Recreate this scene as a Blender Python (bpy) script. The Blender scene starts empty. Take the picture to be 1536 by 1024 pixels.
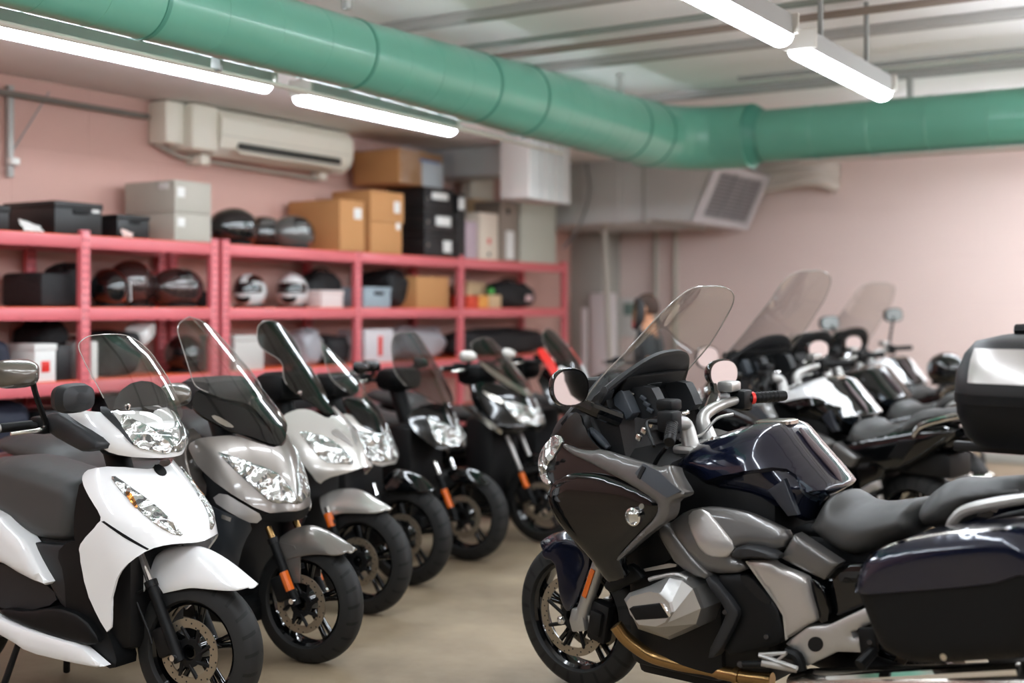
import bpy, bmesh, math, random
import numpy as np
from math import sin, cos, pi, radians, sqrt, atan2
from mathutils import Vector, Matrix
from mathutils.bvhtree import BVHTree
from mathutils.geometry import delaunay_2d_cdt
random.seed(7)
SC = bpy.context.scene
COL = SC.collection
# ---------------------------------------------------------------- camera model
HC, TH, FP, HY = 1.52, radians(31.9), 1900.0, 465.0
def ray(px, py):
    r = (px-768.0)/FP; v = -(py-HY)/FP
    return np.array([r*cos(TH)-sin(TH), cos(TH)+r*sin(TH), v])
CAM = np.array([0.0, 0.0, HC])
def on_x(px, py, X):
    d = ray(px, py); return CAM+d*(X/d[0])
def on_y(px, py, Y):
    d = ray(px, py); return CAM+d*(Y/d[1])
def on_z(px, py, Z):
    d = ray(px, py); return CAM+d*((Z-HC)/d[2])
class Frame:
    def __init__(s, ox, oy, head, lean=0):
        a = radians(head); b = radians(lean)
        f = np.array([cos(a), sin(a), 0]); l = np.array([-sin(a), cos(a), 0]); z = np.array([0, 0, 1.0])
        s.o = np.array([ox, oy, 0.0]); s.R = np.stack([f, l*cos(b)-z*sin(b), z*cos(b)+l*sin(b)])
        s.c = s.R@(CAM-s.o)
    def dir(s, px, py): return s.R@ray(px, py)
    def at(s, px, py, l):
        d = s.dir(px, py); return s.c+d*((l-s.c[1])/d[1])
    def xz(s, px, py, l):
        p = s.at(px, py, l); return (p[0], p[2])
    def matrix(s):
        m = Matrix.Identity(4)
        for i in range(3):
            for j in range(3): m[j][i] = s.R[i][j]
            m[i][3] = s.o[i]
        return m
# ---------------------------------------------------------------- materials
def lin(c): return tuple((x/12.92 if x <= .04045 else ((x+.055)/1.055)**2.4) for x in c)
MATS = {}
def mat(name, rgb, rough=.5, metal=0, coat=0, bump=0, bscale=60, var=0, vscale=4, spec=.5, flake=0):
    """procedural principled material; rgb is an sRGB 0-255 triple"""
    if name in MATS: return MATS[name]
    m = bpy.data.materials.new(name); m.use_nodes = True
    nt = m.node_tree; b = nt.nodes['Principled BSDF']
    c = lin([x/255 for x in rgb])
    b.inputs['Base Color'].default_value = (*c, 1); b.inputs['Roughness'].default_value = rough
    b.inputs['Metallic'].default_value = metal; b.inputs['Coat Weight'].default_value = coat
    b.inputs['Coat Roughness'].default_value = .06
    b.inputs['Specular IOR Level'].default_value = spec
    tc = nt.nodes.new('ShaderNodeTexCoord')
    if var or flake:
        n = nt.nodes.new('ShaderNodeTexNoise'); n.inputs['Scale'].default_value = vscale if var else 900
        n.inputs['Detail'].default_value = 5
        nt.links.new(tc.outputs['Object'], n.inputs['Vector'])
        mx = nt.nodes.new('ShaderNodeMix'); mx.data_type = 'RGBA'
        k = var or flake
        mx.inputs[6].default_value = (*[x*(1-k) for x in c], 1); mx.inputs[7].default_value = (*[min(1, x*(1+k)) for x in c], 1)
        nt.links.new(n.outputs['Fac'], mx.inputs[0]); nt.links.new(mx.outputs[2], b.inputs['Base Color'])
    if bump:
        n2 = nt.nodes.new('ShaderNodeTexNoise'); n2.inputs['Scale'].default_value = bscale; n2.inputs['Detail'].default_value = 3
        nt.links.new(tc.outputs['Object'], n2.inputs['Vector'])
        bp = nt.nodes.new('ShaderNodeBump'); bp.inputs['Strength'].default_value = bump; bp.inputs['Distance'].default_value = .01
        nt.links.new(n2.outputs['Fac'], bp.inputs['Height']); nt.links.new(bp.outputs['Normal'], b.inputs['Normal'])
    MATS[name] = m; return m
def emis(name, rgb, k):
    if name in MATS: return MATS[name]
    m = bpy.data.materials.new(name); m.use_nodes = True
    b = m.node_tree.nodes['Principled BSDF']; b.inputs['Emission Color'].default_value = (*lin([x/255 for x in rgb]), 1)
    b.inputs['Emission Strength'].default_value = k; b.inputs['Base Color'].default_value = (.8, .8, .8, 1)
    MATS[name] = m; return m
def glass(name, tint, refl=.04, rough=.0):
    """thin clear plastic: transparent with a grazing-angle gloss"""
    if name in MATS: return MATS[name]
    m = bpy.data.materials.new(name); m.use_nodes = True; nt = m.node_tree
    for n in list(nt.nodes):
        if n.type == 'BSDF_PRINCIPLED': nt.nodes.remove(n)
    out = [n for n in nt.nodes if n.type == 'OUTPUT_MATERIAL'][0]
    tr = nt.nodes.new('ShaderNodeBsdfTransparent'); tr.inputs[0].default_value = (*tint, 1)
    gl = nt.nodes.new('ShaderNodeBsdfGlossy'); gl.inputs['Roughness'].default_value = rough; gl.inputs[0].default_value = (1, 1, 1, 1)
    lw = nt.nodes.new('ShaderNodeLayerWeight'); lw.inputs[0].default_value = .5
    pw = nt.nodes.new('ShaderNodeMath'); pw.operation = 'POWER'; pw.inputs[1].default_value = 4.5
    ma = nt.nodes.new('ShaderNodeMath'); ma.operation = 'MULTIPLY_ADD'; ma.inputs[1].default_value = .7; ma.inputs[2].default_value = refl
    mx = nt.nodes.new('ShaderNodeMixShader')
    nt.links.new(lw.outputs['Facing'], pw.inputs[0]); nt.links.new(pw.outputs[0], ma.inputs[0]); nt.links.new(ma.outputs[0], mx.inputs[0])
    nt.links.new(tr.outputs[0], mx.inputs[1]); nt.links.new(gl.outputs[0], mx.inputs[2]); nt.links.new(mx.outputs[0], out.inputs['Surface'])
    MATS[name] = m; return m
def lens_mat(name, rgb=(205, 208, 206), amber=False):
    """cut headlamp reflector behind a clear lens: faceted bright metal"""
    if name in MATS: return MATS[name]
    m = mat(name, rgb, .16, .85, 1); nt = m.node_tree; b = nt.nodes['Principled BSDF']
    tc = nt.nodes.new('ShaderNodeTexCoord'); v = nt.nodes.new('ShaderNodeTexVoronoi'); v.inputs['Scale'].default_value = 17
    n = nt.nodes.new('ShaderNodeTexNoise'); n.inputs['Scale'].default_value = 9
    nt.links.new(tc.outputs['Object'], n.inputs['Vector'])
    mv = nt.nodes.new('ShaderNodeMix'); mv.data_type = 'RGBA'; mv.inputs[0].default_value = .12
    nt.links.new(tc.outputs['Object'], mv.inputs[6]); nt.links.new(n.outputs['Color'], mv.inputs[7])
    nt.links.new(mv.outputs[2], v.inputs['Vector'])
    bp = nt.nodes.new('ShaderNodeBump'); bp.inputs['Strength'].default_value = .8; bp.inputs['Distance'].default_value = .05
    nt.links.new(v.outputs['Distance'], bp.inputs['Height']); nt.links.new(bp.outputs['Normal'], b.inputs['Normal'])
    return m
def tyre_mat():
    if 'tyre_rubber' in MATS: return MATS['tyre_rubber']
    m = mat('tyre_rubber', (27, 27, 27), .6, spec=.35); nt = m.node_tree; b = nt.nodes['Principled BSDF']
    N = nt.nodes.new; L = nt.links.new
    tc = N('ShaderNodeTexCoord'); sp = N('ShaderNodeSeparateXYZ'); L(tc.outputs['Object'], sp.inputs[0])
    at = N('ShaderNodeMath'); at.operation = 'ARCTAN2'; L(sp.outputs['X'], at.inputs[0]); L(sp.outputs['Z'], at.inputs[1])
    ab = N('ShaderNodeMath'); ab.operation = 'ABSOLUTE'; L(sp.outputs['Y'], ab.inputs[0])
    ma = N('ShaderNodeMath'); ma.operation = 'MULTIPLY_ADD'; ma.inputs[1].default_value = -26; L(ab.outputs[0], ma.inputs[0])
    a2 = N('ShaderNodeMath'); a2.operation = 'MULTIPLY'; a2.inputs[1].default_value = 22; L(at.outputs[0], a2.inputs[0]); L(a2.outputs[0], ma.inputs[2])
    s = N('ShaderNodeMath'); s.operation = 'SINE'; L(ma.outputs[0], s.inputs[0])
    gt = N('ShaderNodeMath'); gt.operation = 'GREATER_THAN'; gt.inputs[1].default_value = .82; L(s.outputs[0], gt.inputs[0])
    l2 = N('ShaderNodeMath'); l2.operation = 'GREATER_THAN'; l2.inputs[1].default_value = .008; L(ab.outputs[0], l2.inputs[0])
    mu = N('ShaderNodeMath'); mu.operation = 'MULTIPLY'; L(gt.outputs[0], mu.inputs[0]); L(l2.outputs[0], mu.inputs[1])
    # tread only near the outside radius
    x2 = N('ShaderNodeVectorMath'); x2.operation = 'MULTIPLY'; x2.inputs[1].default_value = (1, 0, 1); L(tc.outputs['Object'], x2.inputs[0])
    ln = N('ShaderNodeVectorMath'); ln.operation = 'LENGTH'; L(x2.outputs[0], ln.inputs[0])
    g3 = N('ShaderNodeMath'); g3.operation = 'GREATER_THAN'; g3.inputs[1].default_value = .232; L(ln.outputs['Value'], g3.inputs[0])
    m3 = N('ShaderNodeMath'); m3.operation = 'MULTIPLY'; L(mu.outputs[0], m3.inputs[0]); L(g3.outputs[0], m3.inputs[1])
    cm = N('ShaderNodeMix'); cm.data_type = 'RGBA'; cm.inputs[6].default_value = (.0125, .0125, .0122, 1); cm.inputs[7].default_value = (.002, .002, .002, 1); L(m3.outputs[0], cm.inputs[0]); L(cm.outputs[2], b.inputs['Base Color'])  # groove shade put into the base colour so the tread shows
    bp = N('ShaderNodeBump'); bp.invert = True; bp.inputs['Strength'].default_value = 1.0; bp.inputs['Distance'].default_value = .012
    L(m3.outputs[0], bp.inputs['Height']); L(bp.outputs['Normal'], b.inputs['Normal'])
    return m
# ---------------------------------------------------------------- objects
def mk(name, V, F, m, parent=None, smooth=True, ang=32, loc=None, midx=None):
    me = bpy.data.meshes.new(name)
    me.from_pydata([tuple(float(c) for c in v) for v in V], [], [tuple(int(i) for i in f) for f in F])
    ms = m if isinstance(m, (list, tuple)) else [m]
    for x in ms: me.materials.append(x)
    if midx is not None:
        me.polygons.foreach_set('material_index', [int(i) for i in midx])
    bm = bmesh.new(); bm.from_mesh(me)
    bmesh.ops.remove_doubles(bm, verts=bm.verts, dist=1e-6)
    bmesh.ops.recalc_face_normals(bm, faces=bm.faces)
    for f in bm.faces: f.smooth = smooth
    ca = radians(ang)
    for e in bm.edges:
        if len(e.link_faces) == 2 and e.calc_face_angle(0) > ca: e.smooth = False
    bm.to_mesh(me); bm.free(); me.update()
    o = bpy.data.objects.new(name, me); COL.objects.link(o)
    if parent: o.parent = parent
    if loc is not None: o.location = loc
    return o
def tag(o, label, cat, group=None):
    o['label'] = label; o['category'] = cat
    if group: o['group'] = group
    return o
def thing(name, label, cat, loc=(0, 0, 0), rz=0, group=None, matrix=None):
    o = bpy.data.objects.new(name, None); COL.objects.link(o); o.empty_display_size = .1
    if matrix is not None: o.matrix_world = matrix
    else: o.location = loc; o.rotation_euler = (0, 0, rz)
    return tag(o, label, cat, group)
def struct(name, V, F, m, **k):
    o = mk(name, V, F, m, **k); o['kind'] = 'structure'; return o
def copy_thing(o, label=None):
    def cp(x, par):
        c = x.copy(); COL.objects.link(c)
        if par: c.parent = par
        for ch in list(x.children): cp(ch, c)
        return c
    c = cp(o, None)
    if label: c['label'] = label
    return c
# ---------------------------------------------------------------- mesh makers: return V, F
def join(*parts):
    V = []; F = []
    for v, f in parts:
        n = len(V); V += [tuple(p) for p in v]; F += [tuple(i+n for i in q) for q in f]
    return V, F
def xf(vf, loc=(0, 0, 0), rot=(0, 0, 0), sc=(1, 1, 1)):
    M = Matrix.Translation(loc) @ Matrix.Rotation(rot[2], 4, 'Z') @ Matrix.Rotation(rot[1], 4, 'Y') @ Matrix.Rotation(rot[0], 4, 'X') @ Matrix.Diagonal((*sc, 1))
    return [tuple(M @ Vector(p)) for p in vf[0]], vf[1]
def box(x0, x1, y0, y1, z0, z1, bev=.006, seg=2):
    bm = bmesh.new(); bmesh.ops.create_cube(bm, size=1)
    for v in bm.verts:
        v.co = Vector((x0+(v.co.x+.5)*(x1-x0), y0+(v.co.y+.5)*(y1-y0), z0+(v.co.z+.5)*(z1-z0)))
    b = min(bev, .45*min(abs(x1-x0), abs(y1-y0), abs(z1-z0)))
    if b > 0: bmesh.ops.bevel(bm, geom=list(bm.edges), offset=b, segments=seg, affect='EDGES', profile=.5)
    r = [tuple(v.co) for v in bm.verts], [tuple(v.index for v in f.verts) for f in bm.faces]
    bm.free(); return r
def catmull(P, n, closed=False):
    P = [np.array(p, float) for p in P]; m = len(P)
    if m < 3 and not closed: return [P[0]+(P[-1]-P[0])*t for t in np.linspace(0, 1, n+1)]
    out = []
    for i in range(m if closed else m-1):
        p1, p2 = P[i], P[(i+1) % m]
        p0 = P[(i-1) % m] if (closed or i > 0) else 2*p1-p2
        p3 = P[(i+2) % m] if (closed or i+2 < m) else 2*p2-p1
        for k in range(n):
            t = k/n
            out.append(.5*((2*p1)+(-p0+p2)*t+(2*p0-5*p1+4*p2-p3)*t*t+(-p0+3*p1-3*p2+p3)*t**3))
    if not closed: out.append(P[-1])
    return out
def tube(P, r, seg=10, smooth=0, cap=True):
    """P points, r radius or list of radii"""
    P = [np.array(p, float) for p in P]; R = list(r) if hasattr(r, '__len__') else [r]*len(P)
    if smooth:
        R = [float(np.interp(i/smooth, range(len(P)), R)) for i in range((len(P)-1)*smooth+1)]
        P = catmull(P, smooth)
    n = len(P); V = []; F = []; up = None
    for i in range(n):
        t = P[min(i+1, n-1)]-P[max(i-1, 0)]; t = t/(np.linalg.norm(t)+1e-12)
        if up is None:
            a = np.array([0, 0, 1.0]) if abs(t[2]) < .9 else np.array([1.0, 0, 0])
            up = a-t*np.dot(a, t)
        else: up = up-t*np.dot(up, t)
        up = up/(np.linalg.norm(up)+1e-12); s = np.cross(t, up)
        for k in range(seg):
            a = 2*pi*k/seg; V.append(P[i]+R[i]*(cos(a)*up+sin(a)*s))
    for i in range(n-1):
        for k in range(seg):
            a, b = i*seg+k, i*seg+(k+1) % seg; F.append((a, b, b+seg, a+seg))
    if cap: F.append(tuple(range(seg))[::-1]); F.append(tuple((n-1)*seg+k for k in range(seg)))
    return V, F
def lathe(prof, seg=40, axis='y', closed=True):
    """prof: list of (radius, along)"""
    V = []; F = []; n = len(prof)
    for k in range(seg):
        a = 2*pi*k/seg
        for r, h in prof:
            V.append((r*cos(a), h, r*sin(a)) if axis == 'y' else (r*cos(a), r*sin(a), h) if axis == 'z' else (h, r*cos(a), r*sin(a)))
    for k in range(seg):
        k2 = (k+1) % seg
        for i in range(n if closed else n-1):
            j = (i+1) % n; F.append((k*n+i, k*n+j, k2*n+j, k2*n+i))
    if not closed:
        for i in (0, n-1):
            if prof[i][0] > 1e-5: F.append(tuple(k*n+i for k in range(seg)))
    return V, F
def loft(rings, cap=True, closed=True):
    V = []; F = []; n = len(rings[0])
    for r in rings: V += [tuple(p) for p in r]
    for i in range(len(rings)-1):
        for k in range(n if closed else n-1):
            k2 = (k+1) % n; F.append((i*n+k, i*n+k2, (i+1)*n+k2, (i+1)*n+k))
    if cap and closed: F.append(tuple(range(n))[::-1]); F.append(tuple((len(rings)-1)*n+k for k in range(n)))
    return V, F
def sell(cx, cy, a, b, n, e=2.5):
    """superellipse in 2d"""
    o = []
    for k in range(n):
        t = 2*pi*k/n; c, s = cos(t), sin(t)
        o.append((cx+a*math.copysign(abs(c)**(2/e), c), cy+b*math.copysign(abs(s)**(2/e), s)))
    return o
def prism(poly, l0, l1, bev=0):
    """extrude an (x,z) polygon along y"""
    n = len(poly); V = [(p[0], l0, p[1]) for p in poly]+[(p[0], l1, p[1]) for p in poly]
    F = [tuple(range(n)), tuple(range(2*n-1, n-1, -1))]+[(i, (i+1) % n, n+(i+1) % n, n+i) for i in range(n)]
    if bev:
        bm = bmesh.new(); vs = [bm.verts.new(v) for v in V]
        for f in F: bm.faces.new([vs[i] for i in f])
        bmesh.ops.bevel(bm, geom=list(bm.edges), offset=bev, segments=2, affect='EDGES', profile=.5)
        bm.verts.index_update(); V = [tuple(v.co) for v in bm.verts]; F = [tuple(v.index for v in f.verts) for f in bm.faces]; bm.free()
    return V, F
def mir(vf):
    return [(p[0], -p[1], p[2]) for p in vf[0]], [tuple(reversed(f)) for f in vf[1]]
# ---------------------------------------------------------------- surfaces with a (u,v) domain
class Surf:
    def __init__(s, fn, u0, u1, v0, v1, nu=60, nv=60):
        s.fn = fn; s.nu = nu; s.nv = nv; s.dom = (u0, u1, v0, v1)
        s.U = np.linspace(u0, u1, nu); s.Vv = np.linspace(v0, v1, nv)
        P = [Vector(fn(u, v)) for v in s.Vv for u in s.U]; T = []; s.T = []
        for j in range(nv-1):
            for i in range(nu-1):
                a = j*nu+i; T += [(a, a+1, a+nu+1), (a, a+nu+1, a+nu)]; s.T += [(i, j, 0), (i, j, 1)]
        s.P = P; s.tri = T; s.bvh = BVHTree.FromPolygons(P, T)
    def uv_at(s, loc, idx):
        a, b, c = (s.P[k] for k in s.tri[idx])
        v0, v1, v2 = b-a, c-a, loc-a
        d00, d01, d11, d20, d21 = v0.dot(v0), v0.dot(v1), v1.dot(v1), v2.dot(v0), v2.dot(v1)
        den = d00*d11-d01*d01 or 1e-12; w1 = (d11*d20-d01*d21)/den; w2 = (d00*d21-d01*d20)/den
        i, j, k = s.T[idx]; du = s.U[1]-s.U[0]; dv = s.Vv[1]-s.Vv[0]
        if k == 0: return (s.U[i]+du*(w1+w2), s.Vv[j]+dv*w2)
        return (s.U[i]+du*w1, s.Vv[j]+dv*(w1+w2))
    def hit(s, fr, px, py):
        d = Vector(fr.dir(px, py)); n = d.normalized(); o = Vector(fr.c)
        loc, nor, idx, dist = s.bvh.ray_cast(o, n)
        if loc is None:
            best = None
            for t in np.linspace(2.5, 14, 400):
                q = s.bvh.find_nearest(o+n*t)
                if q[0] is not None and (best is None or q[3] < best[3]): best = q
            loc, nor, idx, dist = best
            if dist > .06: print('MISS', px, py, round(dist, 3))
        return s.uv_at(loc, idx)
    def normal(s, u, v):
        e = 1e-3; a = np.array(s.fn(u+e, v))-np.array(s.fn(u-e, v)); b = np.array(s.fn(u, v+e))-np.array(s.fn(u, v-e))
        n = np.cross(a, b); return n/(np.linalg.norm(n)+1e-12)
def chaikin(P, k=1):
    for _ in range(k):
        Q = []
        for i in range(len(P)):
            a = np.array(P[i]); b = np.array(P[(i+1) % len(P)]); Q += [a*.75+b*.25, a*.25+b*.75]
        P = Q
    return P
def resample(P, h):
    out = []
    for i in range(len(P)):
        a = np.array(P[i], float); b = np.array(P[(i+1) % len(P)], float); L = np.linalg.norm(b-a)
        if L < 1e-6: continue
        n = max(1, int(round(L/h)))
        out += [a+(b-a)*k/n for k in range(n)]
    return out
def seg_dist(Q, A0):
    A1 = np.roll(A0, -1, 0); ab = A1-A0; L2 = (ab**2).sum(1)+1e-15
    t = np.clip(((Q[:, None, :]-A0[None])*ab[None]).sum(2)/L2[None], 0, 1)
    return np.sqrt(((Q[:, None, :]-(A0[None]+t[..., None]*ab[None]))**2).sum(2)).min(1)
def fill(poly, h, scale=(1, 1), extra=None):
    """CDT fill: returns pts (n,2), tris, distance to the outline, outline count"""
    S = np.array(scale, float); B = np.array(resample([np.array(p)*S for p in poly], h))
    mn = B.min(0); mx = B.max(0)
    A0 = B; A1 = np.roll(B, -1, 0)
    def dist(Q):
        ab = A1-A0; L2 = (ab**2).sum(1)+1e-15
        t = np.clip(((Q[:, None, :]-A0[None])*ab[None]).sum(2)/L2[None], 0, 1)
        pr = A0[None]+t[..., None]*ab[None]
        return np.sqrt(((Q[:, None, :]-pr)**2).sum(2)).min(1)
    def inside(Q):
        c = np.zeros(len(Q), bool)
        for i in range(len(A0)):
            x1, y1 = A0[i]; x2, y2 = A1[i]
            if y1 == y2: continue
            k = ((y1 > Q[:, 1]) != (y2 > Q[:, 1])) & (Q[:, 0] < (x2-x1)*(Q[:, 1]-y1)/(y2-y1)+x1); c ^= k
        return c
    G = []
    # rows of points that follow the outline, so that rounded rims stay smooth
    nb = len(B); tg = np.roll(B, -1, 0)-np.roll(B, 1, 0); tg /= (np.linalg.norm(tg, axis=1)[:, None]+1e-12)
    ar = .5*np.sum(B[:, 0]*np.roll(B[:, 1], -1)-np.roll(B[:, 0], -1)*B[:, 1]); nin = np.stack([-tg[:, 1], tg[:, 0]], 1)*(1 if ar > 0 else -1)
    rims = []
    for off in (.12*h, .4*h):
        Q = B+nin*off; Q = Q[inside(Q)]
        if len(Q): Q = Q[dist(Q) > .85*off]
        if len(Q): rims.append(Q)
    ny = max(1, int((mx[1]-mn[1])/(h*.87)))
    for j in range(1, ny+1):
        y = mn[1]+j*h*.87
        for x in np.arange(mn[0]+(h/2 if j % 2 else 0), mx[0], h): G.append((x, y))
    pts = B
    if G:
        G = np.array(G); G = G[inside(G)]
        if len(G): G = G[dist(G) > .85*h]
        if extra is not None:
            X_ = np.array(extra, float)*S; X_ = X_[inside(X_)]
            if len(X_): X_ = X_[dist(X_) > .5*h]
            if len(X_):
                G = G[np.sqrt(((G[:, None, :]-X_[None])**2).sum(2)).min(1) > .75*h]; rims.append(X_)
        if len(G): rims.append(G)
    if rims: pts = np.vstack([B]+rims)
    n = len(B)
    r = delaunay_2d_cdt([Vector(p) for p in pts], [(i, (i+1) % n) for i in range(n)], [], 1, 1e-7)
    V = np.array([tuple(v) for v in r[0]]); F = [tuple(f) for f in r[2]]
    D = dist(V); orig = r[3]
    D[D < 1e-6] = 0
    return V/S, F, D, S
def boundary_loops(F):
    from collections import defaultdict
    E = defaultdict(int)
    for f in F:
        for i in range(len(f)): E[(f[i], f[(i+1) % len(f)])] += 1
    return [(a, b) for (a, b) in E if (b, a) not in E]
def rnd(t, p=2): return (1-(1-np.clip(t, 0, 1))**p)**(1/p)
def shell(S, poly, h=.02, thick=.012, lift=0.0, bulge=0.0, edge=.03, flip=1, su=1.0, p=2, crown=None, dpoly=None):
    """closed panel over a (u,v) polygon of surface S"""
    V, F, D, sc = fill(poly, h, (su, 1))
    if dpoly is not None:
        B = np.array(resample(dpoly, h)); D = seg_dist(V, B)
    front = []; back = []
    for (u, v), d in zip(V, D):
        P = np.array(S.fn(u, v)); n = S.normal(u, v)*flip
        b = bulge*float(rnd(d/edge, p))+(crown(u, v, d) if crown else 0)
        front.append(P+n*(lift+b)); back.append(P-n*thick)
    n = len(front); FF = [f for f in F]+[tuple(reversed([i+n for i in f])) for f in F]
    for a, b in boundary_loops(F): FF.append((b, a, a+n, b+n))
    return front+back, FF
def inflate(poly, w, h=.025, edge=.1, p=2.3, off=0.0, dpoly=None, extra=None):
    """symmetric body from a side outline (x,z); w number or f(x,z)"""
    V, F, D, sc = fill(poly, h, extra=extra)
    if dpoly is not None: D = seg_dist(V, np.array(resample(dpoly, h)))
    A = []; B = []
    for (x, z), d in zip(V, D):
        ww = w(x, z) if callable(w) else w
        y = ww*float(rnd(d/edge, p)); A.append((x, off+y, z)); B.append((x, off-y, z))
    n = len(A); return A+B, [f for f in F]+[tuple(reversed([i+n for i in f])) for f in F]
def plane_l(l): return l if callable(l) else (lambda x, z: l)
def side_surf(lf, x0=-2.6, x1=.6, z0=0, z1=1.9, n=90):
    f = plane_l(lf); return Surf(lambda x, z: (x, f(x, z), z), x0, x1, z0, z1, n, n)
def interp(tab, z):
    k = [t[0] for t in tab]; return [float(np.interp(z, k, [t[i] for t in tab])) for i in range(1, len(tab[0]))]
def smooth_tab(tab, n=8):
    return [tuple(p) for p in catmull(tab, n)]
def nose_surf(tab, wu=.4, back=.6, z0=None, z1=None, n=110):
    """tab rows (z, tip_x, half_width, depth, power); u in metres: |u|<=wu is the rounded nose, beyond runs straight back"""
    T = smooth_tab(tab)
    def fn(u, z):
        tip, w, dep, p = interp(T, z); a = abs(u)/wu; s = 1 if u >= 0 else -1
        if a <= 1: th = a*pi/2; return (tip-dep*(1-cos(th)**(2/p)) if p else tip, s*w*sin(th)**(2/p if p > 2 else 1), z)
        return (tip-dep-(abs(u)-wu), s*w, z)
    return Surf(fn, -(wu+back), wu+back, z0 if z0 is not None else tab[0][0], z1 if z1 is not None else tab[-1][0], n, n)
EXPO = -0.43
# ================================================================ ROOM
WX, WY, CZ = -7.2, 13.3, 3.3          # left wall, back wall, ceiling
XR, YF = 6.0, -5.0
def wall_mat(nm, col):
    m = mat(nm, col, .75, var=.05, vscale=1.2); nt = m.node_tree; b = nt.nodes['Principled BSDF']
    tc = nt.nodes.new('ShaderNodeTexCoord'); sp = nt.nodes.new('ShaderNodeSeparateXYZ'); nt.links.new(tc.outputs['Object'], sp.inputs[0])
    ad = nt.nodes.new('ShaderNodeMath'); ad.operation = 'ADD'; nt.links.new(sp.outputs['X'], ad.inputs[0]); nt.links.new(sp.outputs['Y'], ad.inputs[1])
    cb = nt.nodes.new('ShaderNodeCombineXYZ'); nt.links.new(ad.outputs[0], cb.inputs['X']); nt.links.new(sp.outputs['Z'], cb.inputs['Y'])
    br = nt.nodes.new('ShaderNodeTexBrick'); br.inputs['Scale'].default_value = 1; br.inputs['Brick Width'].default_value = 1.25
    br.inputs['Row Height'].default_value = .52; br.inputs['Mortar Size'].default_value = .009; br.inputs['Mortar Smooth'].default_value = .6
    br.inputs['Color1'].default_value = (1, 1, 1, 1); br.inputs['Color2'].default_value = (1, 1, 1, 1); br.inputs['Mortar'].default_value = (0, 0, 0, 1)
    nt.links.new(cb.outputs[0], br.inputs['Vector'])
    bp = nt.nodes.new('ShaderNodeBump'); bp.inputs['Strength'].default_value = .5; bp.inputs['Distance'].default_value = .012
    nt.links.new(br.outputs['Color'], bp.inputs['Height']); nt.links.new(bp.outputs['Normal'], b.inputs['Normal'])
    return m
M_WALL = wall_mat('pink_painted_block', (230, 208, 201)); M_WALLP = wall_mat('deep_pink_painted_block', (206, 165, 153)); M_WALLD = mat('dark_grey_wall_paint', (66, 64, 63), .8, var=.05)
M_CEIL = mat('grey_ceiling_slab', (246, 245, 243), .85, var=.07, vscale=.9)
def floor_mat():
    m = mat('worn_concrete_floor', (166, 154, 136), .42, bump=.12, bscale=14); nt = m.node_tree; b = nt.nodes['Principled BSDF']
    tc = nt.nodes.new('ShaderNodeTexCoord'); n = nt.nodes.new('ShaderNodeTexNoise'); n.inputs['Scale'].default_value = 1.3; n.inputs['Detail'].default_value = 9; n.inputs['Roughness'].default_value = .62
    nt.links.new(tc.outputs['Object'], n.inputs['Vector'])
    cr = nt.nodes.new('ShaderNodeValToRGB'); e = cr.color_ramp.elements
    e[0].position = .34; e[0].color = (*lin((.475, .415, .335)), 1); e[1].position = .62; e[1].color = (*lin((.61, .545, .45)), 1)
    nt.links.new(n.outputs['Fac'], cr.inputs[0]); nt.links.new(cr.outputs[0], b.inputs['Base Color'])
    n2 = nt.nodes.new('ShaderNodeTexNoise'); n2.inputs['Scale'].default_value = 3; nt.links.new(tc.outputs['Object'], n2.inputs['Vector'])
    mr = nt.nodes.new('ShaderNodeMapRange'); mr.inputs[3].default_value = .3; mr.inputs[4].default_value = .6; nt.links.new(n2.outputs['Fac'], mr.inputs[0]); nt.links.new(mr.outputs[0], b.inputs['Roughness'])
    return m
M_FLOOR = floor_mat()
struct('floor', *box(WX-.2, XR+.2, YF-.2, WY+.2, -.12, 0, 0), M_FLOOR, smooth=False)
struct('ceiling', *box(WX-.2, XR+.2, YF-.2, WY+.2, CZ, CZ+.15, 0), M_CEIL, smooth=False)
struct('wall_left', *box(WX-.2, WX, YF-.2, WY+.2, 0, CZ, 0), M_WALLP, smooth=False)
struct('wall_back', *box(WX, XR, WY, WY+.2, 0, CZ, 0), M_WALL, smooth=False)
struct('wall_right', *box(XR, XR+.2, YF-.2, WY+.2, 0, CZ, 0), M_WALL, smooth=False)
struct('wall_front', *box(WX, XR, YF-.2, YF, 0, CZ, 0), M_WALLD, smooth=False)
M_GREY = mat('grey_paint', (150, 152, 150), .5, var=.05)
M_GREY2 = mat('light_grey_steel', (176, 176, 172), .45, .2, var=.05)
M_PILLAR = mat('grey_pillar_paint', (168, 166, 158), .7, var=.05)
struct('trim_1', *box(WX, WX+.42, WY-.45, WY, 0, CZ, .01), M_PILLAR)           # corner column
for k, y in enumerate((4.7, 6.3, 7.93, 9.57, 11.2, 12.8)):
    struct('trim_%d' % (k+2), *box(WX, XR, y-.05, y+.05, CZ-.055, CZ, .004), mat('ceiling_rib', (176, 174, 170), .7))
struct('trim_9', *box(WX, -5.55, YF, WY, 3.06, CZ, .005), M_CEIL)
struct('baseboard_back', *box(WX+.42, XR, WY-.02, WY, 0, .1, .004), M_PILLAR)
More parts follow.
